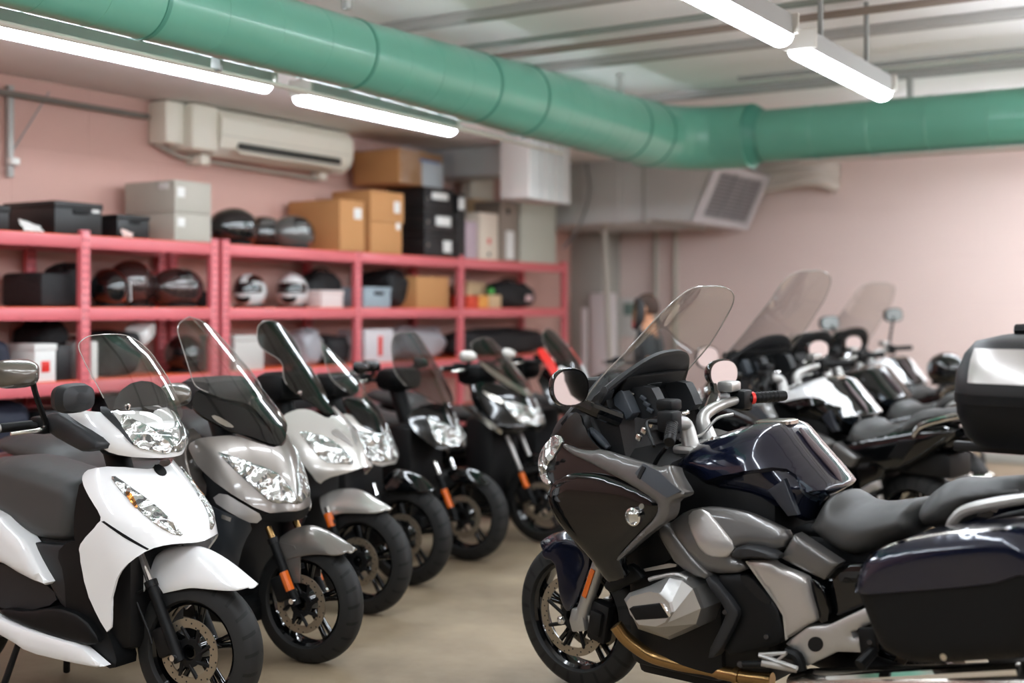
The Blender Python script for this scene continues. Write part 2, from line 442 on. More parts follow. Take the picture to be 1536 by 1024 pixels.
# ---- ceiling-hung pipework
M_PIPE = mat('pale_conduit', (178, 172, 160), .45, .1)
def pipe(label, P, r, m=M_PIPE, name='conduit_pipe', smooth=0, group=None):
    return tag(mk(name, *tube(P, r, 10, smooth), m), label, 'pipe', group)
pipe('thin dark pipe running along the upper left wall into the air conditioner', [(WX+.06, 3.2, 2.93), (WX+.06, on_x(228, 170, WX+.1)[1], 2.93)], .022, mat('dark_pipe', (112, 104, 96), .5))
pipe('wide grey pipe crossing under the ceiling at the far left', [(WX+.02, 7.75, 3.12), (-4.8, 7.75, 3.12)], .06, M_GREY2)
pipe('slim grey pipe crossing the ceiling just in front of the wide grey pipe', [(WX+.02, 7.45, 3.14), (-4.8, 7.45, 3.14)], .025, M_GREY)
pipe('long thin pipe crossing the ceiling behind the green duct, nearer of two', [(-4.7, 6.9, 3.24), (2, 6.9, 3.24)], .02, mat('greenish_pipe', (142, 150, 142), .5))
pipe('long thin pipe crossing the ceiling behind the green duct, farther of two', [(-4.7, 7.25, 3.24), (2, 7.25, 3.24)], .024, mat('brown_pipe', (146, 132, 122), .5))
pipe('thin conduit crossing the ceiling above the far right lamp', [(-3.6, 9.0, 3.26), (3, 9.0, 3.26)], .016, M_GREY)
for px, lab in ((984, 'left one of two pale pipes standing against the pink back wall'), (1013, 'right one of two pale pipes standing against the pink back wall')):
    p = on_y(px, 400, WY-.04); pipe(lab, [(p[0], WY-.04, 0), (p[0], WY-.04, 2.6)], .03)
p = on_x(862, 450, WX+.1)
pipe('thin pale pipe leaning upright beside the end of the red rack', [(-6.2, 12.0, 0), (-6.32, 12.02, 2.42)], .03)
# under-duct cable tray
M_TRAY = mat('pale_tray', (190, 180, 168), .5)
t = thing('conduit_pipe', 'thin pale conduit running below the green duct', 'pipe', (-4.52, 1.5, 2.7))
mk('pipe_run', *tube([(0, 0, 0), (0, 3.5, -.01), (-.02, 6.5, -.045)], .014, 8), M_TRAY, t)
for y, h_ in ((.4, .07), (3.0, .06), (5.9, .06)): mk('clip', *box(-.012, .05, y-.01, y+.01, -.012, h_, .002), M_GREY, t)
t = thing('cable_tray', 'thin pale rail under the green duct along the back', 'cable tray', (-3.3, 9.46, 2.655))
mk('rail', *box(0, 6.8, 0, .1, 0, .02, .003), M_TRAY, t)
for x in (.6, 2.6, 4.6): mk('clip', *box(x, x+.02, .04, .1, .018, .036, .002), M_GREY, t)
# ---- lamps
M_LAMP = emis('lamp_glow', (238, 246, 255), 56)
M_LBODY = mat('lamp_housing', (160, 160, 158), .5)
M_LEND = mat('lamp_end_cap', (196, 192, 184), .5)
def lamp(label, x, y0, y1, group, z=2.80, rz=0):
    t = thing('ceiling_lamp', label, 'lamp', (x, y0, z), rz, group); L = y1-y0
    wrap = 'outside' in group      # the added unseen lamps get wider wrap-round diffusers to light the ceiling
    if wrap:
        mk('housing', *prism_y([(-.052, .02), (.052, .02), (.05, .05), (.045, .12), (-.045, .12), (-.05, .05)], 0, L), M_LBODY, t, ang=20)
        d = [(.066*cos(a), .03+.052*sin(a)) for a in np.linspace(pi-.4, 2*pi+.4, 16)]
    else:
        mk('housing', *prism_y([(-.063, .022), (-.058, .12), (.058, .12), (.063, .022)], 0, L), M_LBODY, t, ang=20)
        d = [(.06*cos(a), .022+.05*sin(a)) for a in np.linspace(pi, 2*pi, 14)]
    mk('diffuser', *prism_y(d, .0, L), M_LAMP, t)
    for y in (0, L): mk('end_cap', *box(-.088, .088, y-.012, y+.012, .026, .125, .006), M_LEND, t)
    for y in (L*.22, L*.78): mk('hanger', *box(-.012, .012, y-.012, y+.012, .12, CZ-z, .002), M_GREY, t)
    return t
def prism_y(poly, y0, y1):
    n = len(poly); V = [(p[0], y0, p[1]) for p in poly]+[(p[0], y1, p[1]) for p in poly]
    return V, [tuple(range(n)), tuple(range(2*n-1, n-1, -1))]+[(i, (i+1) % n, n+(i+1) % n, n+i) for i in range(n)]
lamp('long lit batten lamp at the upper left, nearer of the left pair', -4.93, 3.45, 5.3, 'batten lamps left of the duct', 2.765)
lamp('lit batten lamp above the cardboard boxes, farther of the left pair', -5.0, 5.68, 7.22, 'batten lamps left of the duct', 2.755)
lamp('lit batten lamp cut off by the top edge, nearer of the right pair', -2.1, 4.2, 5.8, 'batten lamps right of the duct')
lamp('lit batten lamp close to the green duct, farther of the right pair', -2.13, 6.15, 7.62, 'batten lamps right of the duct')
# unseen lamps added to brighten the hall, set out as more rows
for x, ys in ((-4.93, (-1.6, .4)), (-2.1, (-1.6, .4, 2.3)), (-.9, (7.0,)), (-.2, (-1.4,)), (1.8, (-1.4, .5, 3.7, 5.4, 7.1, 10.2, 11.2)), (3.9, (-1.4, .5, 3.7, 5.4, 7.1, 10.2))):
    for y in ys: lamp('added batten lamp outside the picture to brighten the hall', x, y, y+(1.6 if y < 10 or x > 2 else .95), 'added batten lamps outside the picture')
lamp('added batten lamp hidden behind the green duct, for streaks on the screens', -4.95, 7.65, 9.2, 'batten lamps left of the duct', 2.92)  # unseen lamp added so its reflection streaks the scooter screens
for k, x in enumerate((-3.2, -1.4, .4, 2.2)): lamp('added batten lamp hidden behind the green duct to brighten the back wall', x+1.6, 11.0, 12.6, 'added batten lamps along the back wall', 2.98, pi/2)  # unseen lamps added to brighten the back wall
for k, x in enumerate((-2.6, -.9, .8)): lamp('added batten lamp hidden behind the green duct to brighten the back wall', x+1.6, 11.4, 13.0, 'added batten lamps along the back wall', 2.98, pi/2)  # second added row for the back wall light
# ---- green duct
M_DUCT = mat('green_duct_skin', (110, 178, 155), .3, .0, .3, bump=.12, bscale=5, var=.06, vscale=2)
M_SEAM = mat('green_duct_seam', (78, 146, 126), .45)
def duct_main():
    X, Z, R = -4.36, 2.905, .255
    t = thing('ventilation_duct', 'big round green duct running from the upper left and turning to the right', 'duct', (X, 0, Z))
    ys = [-.8, .8, 2.4, 3.9, 5.35, 6.55, 7.1, 8.6, 9.0]
    Rs = [.18, .18, .18, .185, .19, .218, .232, .245, .255]
    for i in range(len(ys)-1):
        r0, r1 = Rs[i], Rs[i+1]; n = max(1, int((ys[i+1]-ys[i])/.3))
        if ys[i] < .7: continue
        mk('duct_section', *tube([(0, ys[i]+.004, 0), (0, ys[i+1]-.004, 0)], [r0, r1], 40), M_DUCT, t, ang=50)
        mk('seam_band', *tube([(0, ys[i]-.012, 0), (0, ys[i]+.012, 0)], r0+.005, 40), M_SEAM, t, ang=50)
        for k in range(1, n):
            rr = r0+(r1-r0)*k/n; y = ys[i]+(ys[i+1]-ys[i])*k/n
            mk('rib_ring', *xf(lathe([(rr-.004, -.006), (rr+.002, 0), (rr-.004, .006)], 40), (0, y, 0)), M_DUCT, t, ang=60)
    # segmented elbow towards +X
    P = [(0, 9.0, 0)]; rc = .5
    for a in (0, 22.5, 45, 67.5, 90):
        a = radians(a); P.append((rc*(1-cos(a)), 9.05+rc*sin(a), 0))
    P.append((.66, 9.55, 0))
    v, f = tube(P, R, 40, 0); mk('elbow', v, f, M_DUCT, t, ang=16)
    mk('seam_band', *xf(tube([(0, -.012, 0), (0, .012, 0)], R+.006, 40), (0, 9.0, 0)), M_SEAM, t, ang=50)
    r2 = .205
    mk('reducer', *tube([(.66, 9.55, 0), (.76, 9.55, -.01)], [R, r2], 40), M_SEAM, t, ang=50)
    x = .76
    while x < 7.5:
        mk('duct_section', *tube([(x+.003, 9.55, -.01), (x+.427, 9.55, -.01)], r2, 40), M_DUCT, t, ang=50)
        mk('rib_ring', *xf(lathe([(r2-.002, -.008), (r2+.006, 0), (r2-.002, .008)], 40, 'x'), (x+.43, 9.55, -.01)), M_DUCT, t, ang=60); x += .43
    for y in (2.9, 5.32, 8.55):
        mk('hanger_strap', *box(-.02, .02, y-.02, y+.02, R-.02, CZ-Z, .003), M_GREY2, t)
    for x in (1.9, 4.2): mk('hanger_strap', *box(x-.02, x+.02, 9.53, 9.57, r2-.02, CZ-Z, .003), M_GREY2, t)
duct_main()
# ---- grey rectangular air duct near the back wall
M_DUCTG = mat('galvanised_sheet', (202, 203, 201), .4, .1, var=.08, vscale=1.6)
M_GRILL = mat('grille_dark', (112, 110, 112), .5)
def hvac():
    t = thing('air_duct', 'grey rectangular sheet metal duct with a slanted outlet grille on the pink back wall', 'air duct', (WX, 11.6, 2.42))
    mk('duct_box', *box(0, 1.57, 0, 1.5, 0, .72, .004), M_DUCTG, t)
    for x in (.45, .85, 1.25): mk('seam_rib', *box(x, x+.02, -.008, 1.508, -.008, .728, .002), M_DUCTG, t)
    mk('joint_collar', *box(1.54, 1.58, -.015, 1.515, -.015, .735, .003), M_GREY2, t)
    n = [(1.58, 0, .02), (1.58, 1.5, .02), (1.58, 1.5, .62), (1.58, 0, .62)]; mth = [(2.06, 0, -.02), (2.06, 1.5, -.02), (2.32, 1.5, .55), (2.32, 0, .55)]
    mk('outlet_head', *loft([n, mth]), M_DUCTG, t)
    fr = lambda y, w: Vector((2.065+.265*w, y, -.02+.57*w))
    a, b, c, d = .2, 1.36, .12, .88
    V = []; 
    for (y, w) in ((0, 0), (1.5, 0), (1.5, 1), (0, 1), (a, c), (b, c), (b, d), (a, d)): V.append(fr(y, w)+Vector((.012, 0, -.006)))
    mk('outlet_frame', V, [(0, 1, 5, 4), (1, 2, 6, 5), (2, 3, 7, 6), (3, 0, 4, 7)], mat('outlet_frame_grey', (186, 182, 184), .5), t, smooth=False)
    mk('grille', [fr(a, c)+Vector((.004, 0, 0)), fr(b, c)+Vector((.004, 0, 0)), fr(b, d)+Vector((.004, 0, 0)), fr(a, d)+Vector((.004, 0, 0))], [(0, 1, 2, 3)], M_GRILL, t)
    for k in range(12):
        w = c+(d-c)*(k+.5)/12; p = fr(a, w); q = fr(b, w)
        mk('louvre', *tube([p+Vector((.01, 0, 0)), q+Vector((.01, 0, 0))], .009, 4), mat('louvre_grey', (140, 138, 140), .5), t)
    for y in (a+.39, a+.78): mk('mullion', *tube([fr(y, c)+Vector((.014, 0, 0)), fr(y, d)+Vector((.014, 0, 0))], .012, 6), mat('louvre_grey', (140, 138, 140), .5), t)
    pp = [on_y(880, 245, 11.55), on_y(884, 290, 11.55), on_y(868, 340, 11.55), on_y(845, 372, 11.55)]
    tag(mk('hanging_cable', *tube(pp, .012, 8, 6), mat('grey_cable', (120, 120, 120), .5)), 'thin grey cable looping down the side of the rectangular air duct', 'cable')
hvac()
# pale pipe cluster behind the outlet head
t = thing('pipe_bundle', 'pale lagged pipes poking out behind the outlet head under the duct corner', 'pipes', (-4.6, 12.75, 2.95))
for k in range(3): mk('lagged_pipe', *tube([(-.5, .45, -.1+k*.1), (.2, .35, -.05+k*.09), (.42, .5, -.12+k*.1)], .07, 12, 4), mat('white_lagging', (205, 196, 186), .7), t)
# ---- boxed duct hanging over the rack end
t = thing('duct_box', 'white boxy duct end with grey ribbed side hanging over the rack end', 'duct box', (-6.1, 9.6, 2.52))
mk('end_panel', *box(0, .3, 0, .03, 0, .6, .008), mat('white_sheet', (222, 214, 210), .5), t)
mk('duct_body', *box(0, .3, .03, .75, -.01, .6, .006), M_DUCTG, t)
for y in (.2, .38, .56): mk('rib', *box(.295, .312, y, y+.03, 0, .6, .004), M_DUCTG, t)
mk('hanger', *box(.1, .14, .3, .34, .6, CZ-2.52, .003), M_GREY2, t)
t = thing('cross_duct', 'grey flat duct passing left behind the white boxy duct end near the ceiling', 'duct', (WX, 9.95, 2.785))
mk('duct_body', *box(.0, 1.08, 0, .4, 0, .27, .006), M_DUCTG, t)
mk('hanger', *box(.5, .53, .18, .21, .26, CZ-2.785-.24, .003), M_GREY2, t)
mk('flange', *box(1.03, 1.09, -.015, .415, -.015, .265, .004), M_GREY2, t)
# ---- wall air conditioner
M_AC = mat('ivory_plastic', (238, 231, 216), .42); M_ACD = mat('ac_slot_dark', (42, 42, 38), .6)
def ac():
    y0 = on_x(330, 200, WX+.28)[1]; y1 = on_x(527, 215, WX+.28)[1]
    t = thing('air_conditioner', 'ivory wall-mounted air conditioner above the red rack', 'air conditioner', (WX, y0, 2.69)); L = y1-y0
    prof = [(0, .02), (.18, 0), (.27, .06), (.3, .14), (.3, .28), (.25, .35), (0, .362)]
    v = [(x, 0, z) for x, z in prof]; n = len(prof)
    V = [(x, yy, z) for yy in (0, L) for x, z in prof]
    mk('casing', V, [tuple(range(n)), tuple(range(2*n-1, n-1, -1))]+[(i, (i+1) % n, n+(i+1) % n, n+i) for i in range(n)], M_AC, t, ang=30)
    mk('outlet_slot', *box(.22, .302, .12*L, .9*L, .055, .115, .01), M_ACD, t)
    mk('louvre_flap', *xf(box(-.05, .05, 0, .8*L, -.006, .006, .004), (.3, .1*L, .05), (0, radians(35), 0)), M_AC, t)
    mk('panel_seam', *box(.292, .303, .02, L-.02, .15, .154, .001), mat('ac_seam', (180, 172, 158), .5), t)
    yc0 = on_x(233, 160, WX+.12)[1]-y0
    mk('side_cover', *box(0, .27, -.27, -.004, .02, .362, .02), M_AC, t)
    mk('pipe_cover', *box(0, .2, -.46, -.274, .05, .362, .02), M_AC, t)
    mk('drain_pipe', *tube([(.05, -.45, .06), (.06, -.2, -.02), (.06, L*.9, -.05)], .016, 8), M_PIPE, t)
    mk('bracket', *box(0, .16, -.08, .02, -.07, .01, .01), M_AC, t)
    mk('bracket', *box(0, .12, L*.86, L*.92, -.06, .01, .01), M_AC, t)
ac()
# ---- slim bracket bar with strap on the left wall
p0 = on_x(16, 128, WX+.05); p1 = on_x(20, 266, WX+.05)
t = thing('wall_bar', 'slim grey upright bar with a slanted wire fixed to the left wall', 'bar', (WX, p0[1], 0))
mk('upright', *box(.02, .06, -.02, .02, p1[2], p0[2], .004), M_GREY2, t)
mk('wire', *tube([(.05, .3, p0[2]), (.05, .02, p1[2]+.18)], .006, 6), M_GREY, t)
mk('insulator', *xf(lathe([(0, -.03), (.04, -.02), (.04, .02), (0, .03)], 16, 'z', False), (.08, 0, p1[2]+.1)), mat('white_ceramic', (230, 228, 222), .3), t)
# ---- things against the back wall left of the pipes
def bw(px0, px1, py, dy): 
    a = on_y(px0, py, WY-dy); b = on_y(px1, py, WY-dy); return a, b
a = on_y(884, 440, 12.7); b = on_y(920, 520, 12.7)
t = thing('panel_heater', 'tall white panel heater standing in the far corner', 'panel', (a[0], 12.7, 0)); w = b[0]-a[0]
mk('panel_body', *box(0, w, 0, .1, .08, a[2], .02), mat('white_enamel', (222, 214, 214), .35), t)
for x in (.05*w, .8*w): mk('foot', *box(x, x+.04, -.05, .15, 0, .09, .006), M_GREY, t)
a = on_y(872, 462, 12.4); b = on_y(879, 520, 12.4)
tag(mk('white_board', *box(a[0], b[0], 12.4, 12.43, 0, a[2], .004), mat('white_enamel', (222, 214, 214), .35)), 'narrow white board leaning next to the tall white panel', 'board')
a = on_y(930, 447, WY-.01); b = on_y(972, 505, WY-.01)
t = thing('wall_notice', 'pale paper notice on the back wall behind the person', 'notice', (a[0], WY, 0))
mk('sheet', *box(0, b[0]-a[0], -.012, -.002, b[2], a[2], .002), mat('paper', (224, 218, 214), .7), t)
mk('printed_square', *box(.05, .18, -.016, -.011, a[2]-.2, a[2]-.06, .001), mat('notice_green', (120, 140, 132), .7), t)
# ================================================================ MATERIALS OF THE MACHINES
M_TYRE = tyre_mat()
M_BLK = mat('black_gloss_paint', (6, 7, 8), .12, 0, .9, spec=.08)
M_NAVY = mat('midnight_blue_paint', (15, 20, 38), .2, .3, 1, flake=.35, spec=.2)
M_TI = mat('dark_titanium_paint', (92, 90, 88), .34, .5, .5, flake=.12)
M_SILV = mat('light_silver_paint', (172, 168, 164), .3, .6, .5, flake=.1)
M_GUN = mat('grey_metallic_paint', (128, 122, 116), .3, .6, .8, flake=.12)
M_WHITE = mat('white_gloss_paint', (236, 236, 236), .16, 0, 1)
M_SILVW = mat('silver_white_paint', (196, 192, 186), .26, .4, .9, flake=.08)
M_PLAST = mat('black_plastic', (9, 10, 11), .5, spec=.2, bump=.05, bscale=400)
M_PLAST2 = mat('charcoal_plastic', (28, 29, 31), .5, spec=.4, bump=.05, bscale=400)
M_DASH = mat('slate_plastic', (52, 57, 63), .5, bump=.05, bscale=300)
M_SEAT = mat('seat_vinyl', (58, 58, 57), .5, bump=.12, bscale=500)
M_DARK = mat('dark_mechanics', (9, 9, 10), .55, spec=.3)
M_ALU = mat('cast_aluminium', (176, 175, 172), .38, .75, bump=.04, bscale=300)
M_CHR = mat('chrome', (225, 225, 225), .08, 1)
M_STEEL = mat('brushed_steel', (190, 186, 178), .22, 1)
M_BRONZE = mat('heat_tinted_steel', (158, 126, 82), .25, .95, var=.25, vscale=7)
M_DISC = mat('worn_brake_steel', (158, 146, 128), .4, .8, var=.1, vscale=20)
M_HOLE = mat('drilled_hole', (20, 19, 18), .8)
M_AMBER = mat('amber_reflector', (214, 100, 22), .25, 0, .6)
M_AMBL = lens_mat('amber_lens', (222, 140, 60))
M_LENS = lens_mat('headlamp_reflector')
M_RED = mat('red_plastic', (214, 44, 36), .35)
M_MIRR = mat('mirror_glass', (225, 225, 228), .02, 1)
G_CLEAR = glass('clear_screen', (.90, .90, .89), .05)
G_EDGE = mat('polished_screen_edge', (150, 144, 138), .15, 0, .5)
G_TINT = glass('tinted_screen', (.30, .33, .33), .06)
G_SMOKE = glass('smoked_screen', (.55, .56, .56), .05)
# ---------------------------------------------------------------- wheels
def wheel(par, name, x, z, r, w, spokes=5, disc=.13, sides=(1,), rim_m=None, steer=0, holes=False, y=0.0, caliper=True, rim_col=None):
    rim_m = rim_m or M_BLK; a = radians(steer); rr = r-.62*w if w < .13 else r-.5*w
    ht = w/2
    pr = []
    for t in np.linspace(-1, 1, 15):            # carcass: round tread, curved side walls
        pr.append((rr+(r-rr)*(1-abs(t)**2.6)**.5 if abs(t) < 1 else rr, ht*t*(1 if abs(t) < .9 else .95)))
    pr += [(rr-.012, ht*.7), (rr-.012, -ht*.7)]
    ty = mk(name, *lathe(pr, 64), M_TYRE, par, ang=40, loc=(x, y, z)); ty.rotation_euler = (0, 0, a)
    rp = [(rr+.002, -ht*.78), (rr-.004, -ht*.8), (rr-.022, -ht*.62), (rr-.026, -ht*.3), (rr-.026, ht*.3), (rr-.022, ht*.62), (rr-.004, ht*.8), (rr+.002, ht*.78), (rr-.012, 0)]
    rim = mk('rim', *lathe(rp, 64), rim_m, ty, ang=40)
    hub = lathe([(.02, -.06), (.045, -.055), (.05, -.02), (.05, .02), (.045, .055), (.02, .06)], 24)
    sp = []
    for k in range(spokes):
        b = 2*pi*k/spokes+.3
        for q in ((-.11, .11) if spokes <= 6 else (0,)):
            p0 = (.04*cos(b), .012*(1 if q > 0 else -1 if q < 0 else 0), .04*sin(b)); p1 = ((rr-.02)*cos(b+q), 0, (rr-.02)*sin(b+q))
            sp.append(tube([p0, [(p0[i]+p1[i])/2 for i in range(3)], p1], [.016, .011, .013], 8))
    mk('spokes', *join(hub, *sp), rim_m, ty, ang=50)
    for s in sides:
        yd = s*(.062 if w < .13 else .07)
        R, ri = disc, disc-.034
        n = 56; V = []; F = []; mi = []
        V, F = lathe([(ri, -.0025), (R, -.0025), (R, .0025), (ri, .0025)], n)
        mi = [0]*len(F)
        for k in range(30 if not holes else 44):
            b = 2*pi*k/(30 if not holes else 44); q = ri+.006+(R-ri-.012)*((k % 3)/2)
            for sd in (-1, 1):
                c = (q*cos(b), sd*.0029, q*sin(b)); m0 = len(V)
                V += [(c[0]+.0038*cos(t), c[1], c[2]+.0038*sin(t)) for t in np.linspace(0, 2*pi, 7)[:-1]]; F.append(tuple(range(m0, m0+6))); mi.append(1)
        o = mk('brake_disc', V, F, [M_DISC, M_HOLE], ty, loc=(0, yd, 0), midx=mi)
        cr = []
        for k in range(8):
            b = 2*pi*k/8; cr.append(tube([(.045*cos(b), 0, .045*sin(b)), ((ri+.006)*cos(b+.35), 0, (ri+.006)*sin(b+.35))], .008, 6))
        mk('disc_carrier', *join(*cr, lathe([(.03, -.004), (.055, -.004), (.055, .004), (.03, .004)], 24)), M_DARK, ty, loc=(0, yd, 0))
    return ty
def fender_loft(x, z, r, w, a0, a1, m, par, name='front_fender', n=22, flare=1.15, tipw=.35, drop=.0, steer=0):
    """mudguard arc around the wheel axle from angle a0 (rear) to a1 (front); angles measured from +x upwards"""
    rings = []
    for i in range(n+1):
        t = i/n; a = radians(a0+(a1-a0)*t); ww = w*(tipw+(1-tipw)*min(1, 4*(1-t))**.6) if t > .5 else w
        ring = []
        for k in range(13):
            q = -1+2*k/12; l = ww*q; dr = -.052*abs(q)**2.4*flare
            ring.append(((r+dr)*cos(a), l, (r+dr)*sin(a)))
        for k in range(12, -1, -1):
            q = -1+2*k/12; l = ww*q*.97; dr = -.052*abs(q)**2.4*flare-.006
            ring.append(((r+dr)*cos(a), l, (r+dr)*sin(a)))
        rings.append(ring)
    o = mk(name, *loft(rings), m, par, ang=45, loc=(x, 0, z)); o.rotation_euler = (0, 0, radians(steer)); return o
def mirror_part(par, c, nrm, w, h, shell_m=None, name='mirror', stalk=None, glass_m=None, e=3):
    """rear-view mirror: rounded housing, mirror glass as sub-part, optional stalk. nrm = direction the glass looks"""
    n = Vector(nrm).normalized(); up = Vector((0, 0, 1)); s = up.cross(n).normalized(); u = n.cross(s)
    rings = []
    for t, k in ((0, 1.0), (.012, 1.04), (.03, .98), (.055, .78), (.075, .45), (.082, .12)):
        rings.append([tuple(Vector(c)-n*t+s*px*k+u*py*k) for px, py in sell(0, 0, w/2, h/2, 28, e)])
    g = [tuple(Vector(c)+n*.002+s*px*.93+u*py*.92) for px, py in sell(0, 0, w/2, h/2, 28, e)]
    o = mk(name, *loft(rings), shell_m or M_BLK, par, ang=40)
    mk('mirror_glass', g, [tuple(range(28))], glass_m or M_MIRR, o, smooth=False)
    if stalk: mk('mirror_stalk', *tube(stalk, .011, 8, 5), M_PLAST, o)
    return o

def fender_tr(fr, top, bot, w, m, par, name='front_fender', n=24, tip=.3):
    """mudguard traced from the crown line (centre plane) and the lower edge (side plane)"""
    T = catmull([fr.xz(*q, 0) for q in top], 8); B = catmull([fr.xz(*q, -w) for q in bot], 8)
    g = lambda P, t: np.array([np.interp(t, np.linspace(0, 1, len(P)), [p[i] for p in P]) for i in (0, 1)])
    rings = []
    for i in range(n+1):
        t = i/n; a = g(T, t); b = g(B, t); ww = w*(1 if t < .25 else tip+(1-tip)*max(0, 1-((t-.25)/.75)**2)**.5)
        q_ = max(0, (t-.45)/.55)**1.5; b = np.array([b[0]+(a[0]-b[0])*q_, b[1]])
        ring = []
        for th, off in ((np.linspace(-1, 1, 17), 0), (np.linspace(1, -1, 17), -.005)):
            for q in th:
                k = abs(q); ring.append((a[0]+(b[0]-a[0])*k**2.1, ww*math.copysign(1, q)*min(1, 1.25*k-.25*k**3)*(1 if off == 0 else .96), a[1]+(b[1]-a[1])*k**2.1+off))
        rings.append(ring)
    return mk(name, *loft(rings), m, par, ang=50)
# ================================================================ TOURING MOTORCYCLES (right-hand row)
FR1 = Frame(-2.46, 4.50, 171, 2)
def tourer(label, fr0, full=True, paint=None, stripe=False, screen_m=None, case=False, screen_up=0.0, group=None, mirrors=True, panniers=True, bar_mirror=False):
    """built in the local frame of the foremost machine, then placed with fr0"""
    fr = FR1; paint = paint or M_NAVY
    t = thing('touring_motorcycle', label, 'motorcycle', matrix=fr0.matrix(), group=group)
    P = lambda pts, l=.3: [fr.xz(p[0], p[1], p[2] if len(p) > 2 else l) for p in pts]
    def panel(name, pts, l, m, par=t, h=.02, thick=.02, bulge=.0, edge=.03, lift=0, both=True, ck=1, crown=None, p=2):
        poly = chaikin(P(pts, l if not callable(l) else .28), ck) if not callable(l) else None
        S = Surf.__new__(Surf); f = plane_l(l); S.fn = lambda x, z: (x, f(x, z), z)
        if poly is None:
            SS = side_surf(f); poly = chaikin([SS.hit(fr, q[0], q[1]) for q in pts], ck)
        vf = shell(S, poly, h, thick, lift, bulge, edge, flip=-1, p=p, crown=crown)
        o = mk(name, *vf, m, par)
        if both: mk(name, *mir(vf), m, par)
        return o
    # wheels ------------------------------------------------------------
    wheel(t, 'front_wheel', 0, .3, .3, .12, 5, .16, (1, -1), M_BLK, 0, holes=True)
    wheel(t, 'rear_wheel', -1.485, .315, .315, .18, 5, .14, (1,), M_BLK, 0)
    fender_loft(0, .3, .335, .075, 150, 52, paint, t, flare=1.0, tipw=.35)
    panel('fender_side', [(838, 806), (870, 812), (889, 836), (867, 899), (856, 916), (848, 916), (839, 894), (836, 863), (831, 841), (815, 838), (812, 824)], .082, paint, bulge=.006, edge=.02, thick=.004)
    # fork --------------------------------------------------------------
    for s in (1, -1):
        a = fr.at(872, 930, .1); b = fr.at(925, 770, .1); b = a+(b-a)*1.0
        A = np.array([a[0], s*.105, a[2]]); B = np.array([b[0], s*.105, b[2]])
        fk = mk('fork_leg', *tube([A, A+(B-A)*.55, A+(B-A)*.56, B], [.029, .028, .022, .022], 16), M_ALU, t)
        d = (B-A)/np.linalg.norm(B-A); q0 = A+(B-A)*.24; q1 = A+(B-A)*.5
        rfl = join(box(-.011, .011, 0, .008, 0, float(np.linalg.norm(q1-q0)), .003))
        ang = atan2(d[0], d[2]); 
        mk('fork_reflector', *xf((([(x, y*s, z) for x, y, z in rfl[0]]), rfl[1]), (q0[0], s*.133, q0[2]), (0, ang, 0)), M_AMBER, fk)
        mk('axle_clamp', *join(xf(prism([(-.045, -.03), (.02, -.045), (.035, .0), (.02, .05), (-.03, .05)], s*.075, s*.13, .006), (a[0]+.005, 0, a[2])), xf(prism([(-.1, -.02), (-.04, -.035), (-.03, .03), (-.08, .02)], s*.085, s*.115, .004), (a[0]-.01, 0, a[2]-.0))), M_ALU, fk)
        mk('axle_nut', *xf(lathe([(0, 0), (.017, 0), (.017, .012), (.009, .016), (.009, .008), (0, .008)], 6, 'y'), (0, s*.13, .3), (0, 0, 0 if s > 0 else pi)), M_CHR, fk)
        mk('brake_caliper', *xf(join(box(-.045, .045, s*.07-.03, s*.07+.03, -.08, .08, .015), box(-.03, .03, s*.09-.02, s*.09+.03, -.05, .05, .012)), (-.16, s*.012, .31), (0, radians(-12), 0)), M_DARK, fk)
    # core mass behind the panels ----------------------------------------
    mk('engine_block', *join(box(-.78, -.36, -.2, .2, .2, .62, .05), box(-.95, -.5, -.17, .17, .22, .72, .04), box(-.52, -.3, -.13, .13, .5, .8, .04)), M_DARK, t)
    mk('airbox', *box(-.98, -.5, -.16, .16, .6, .98, .06), M_DARK, t)
    mk('swingarm', *join(tube([(-.95, .05, .36), (-1.485, .12, .315)], .05, 12), tube([(-.95, -.05, .36), (-1.485, -.12, .315)], .05, 12)), M_DARK, t)
    mk('subframe', *join(box(-1.75, -.8, -.1, .1, .62, .76, .03), box(-1.3, -.9, -.13, .13, .45, .66, .03), tube([(-1.0, .13, .6), (-1.7, .13, .8)], .02), tube([(-1.0, -.13, .6), (-1.7, -.13, .8)], .02)), M_DARK, t)
    # cylinder heads ------------------------------------------------------
    outer = P([(938, 902), (945, 893), (975, 885), (990, 888), (1006, 903), (1010, 918), (1000, 934), (985, 941), (958, 938), (944, 921)], .425)
    mid = P([(935, 899), (943, 889), (970, 880), (1003, 867), (1022, 871), (1038, 883), (1050, 913), (1043, 936), (1000, 955), (957, 940)], .36)
    inn = P([(935, 899), (943, 889), (970, 880), (1003, 864), (1026, 868), (1042, 881), (1054, 913), (1046, 940), (1002, 960), (955, 944)], .31)
    for s in (1, -1):
        rings = [[(x, s*.12, z) for x, z in inn], [(x, s*.30, z) for x, z in inn], [(x, s*.355, z) for x, z in mid], [(x, s*.418, z) for x, z in outer], [(x*.94+.06*np.mean([q[0] for q in outer]), s*.428, z*.94+.06*np.mean([q[1] for q in outer])) for x, z in outer]]
        cyl = mk('cylinder_head', *loft(rings), M_ALU, t, ang=18)
        ins = P([(943, 913), (949, 909), (990, 904), (996, 908), (1003, 925), (1000, 927), (953, 930)], .43)
        mk('cover_inset', *shell(side_only(s*.428), ins, .02, .004, .0, .003, .01, flip=-s), M_PLAST, cyl)
        rimm = P([(989, 903), (996, 905), (1006, 922), (1004, 926), (1001, 922), (993, 909)], .43)
        mk('cover_edge', *shell(side_only(s*.43), rimm, .02, .004, .0, .004, .006, flip=-s), M_CHR, cyl)
        mk('spark_lead', *tube([(x, s*.3, z) for x, z in P([(974, 869), (984, 866), (1014, 861), (1032, 868)], .3)], .008, 8, 4), M_ALU, cyl)
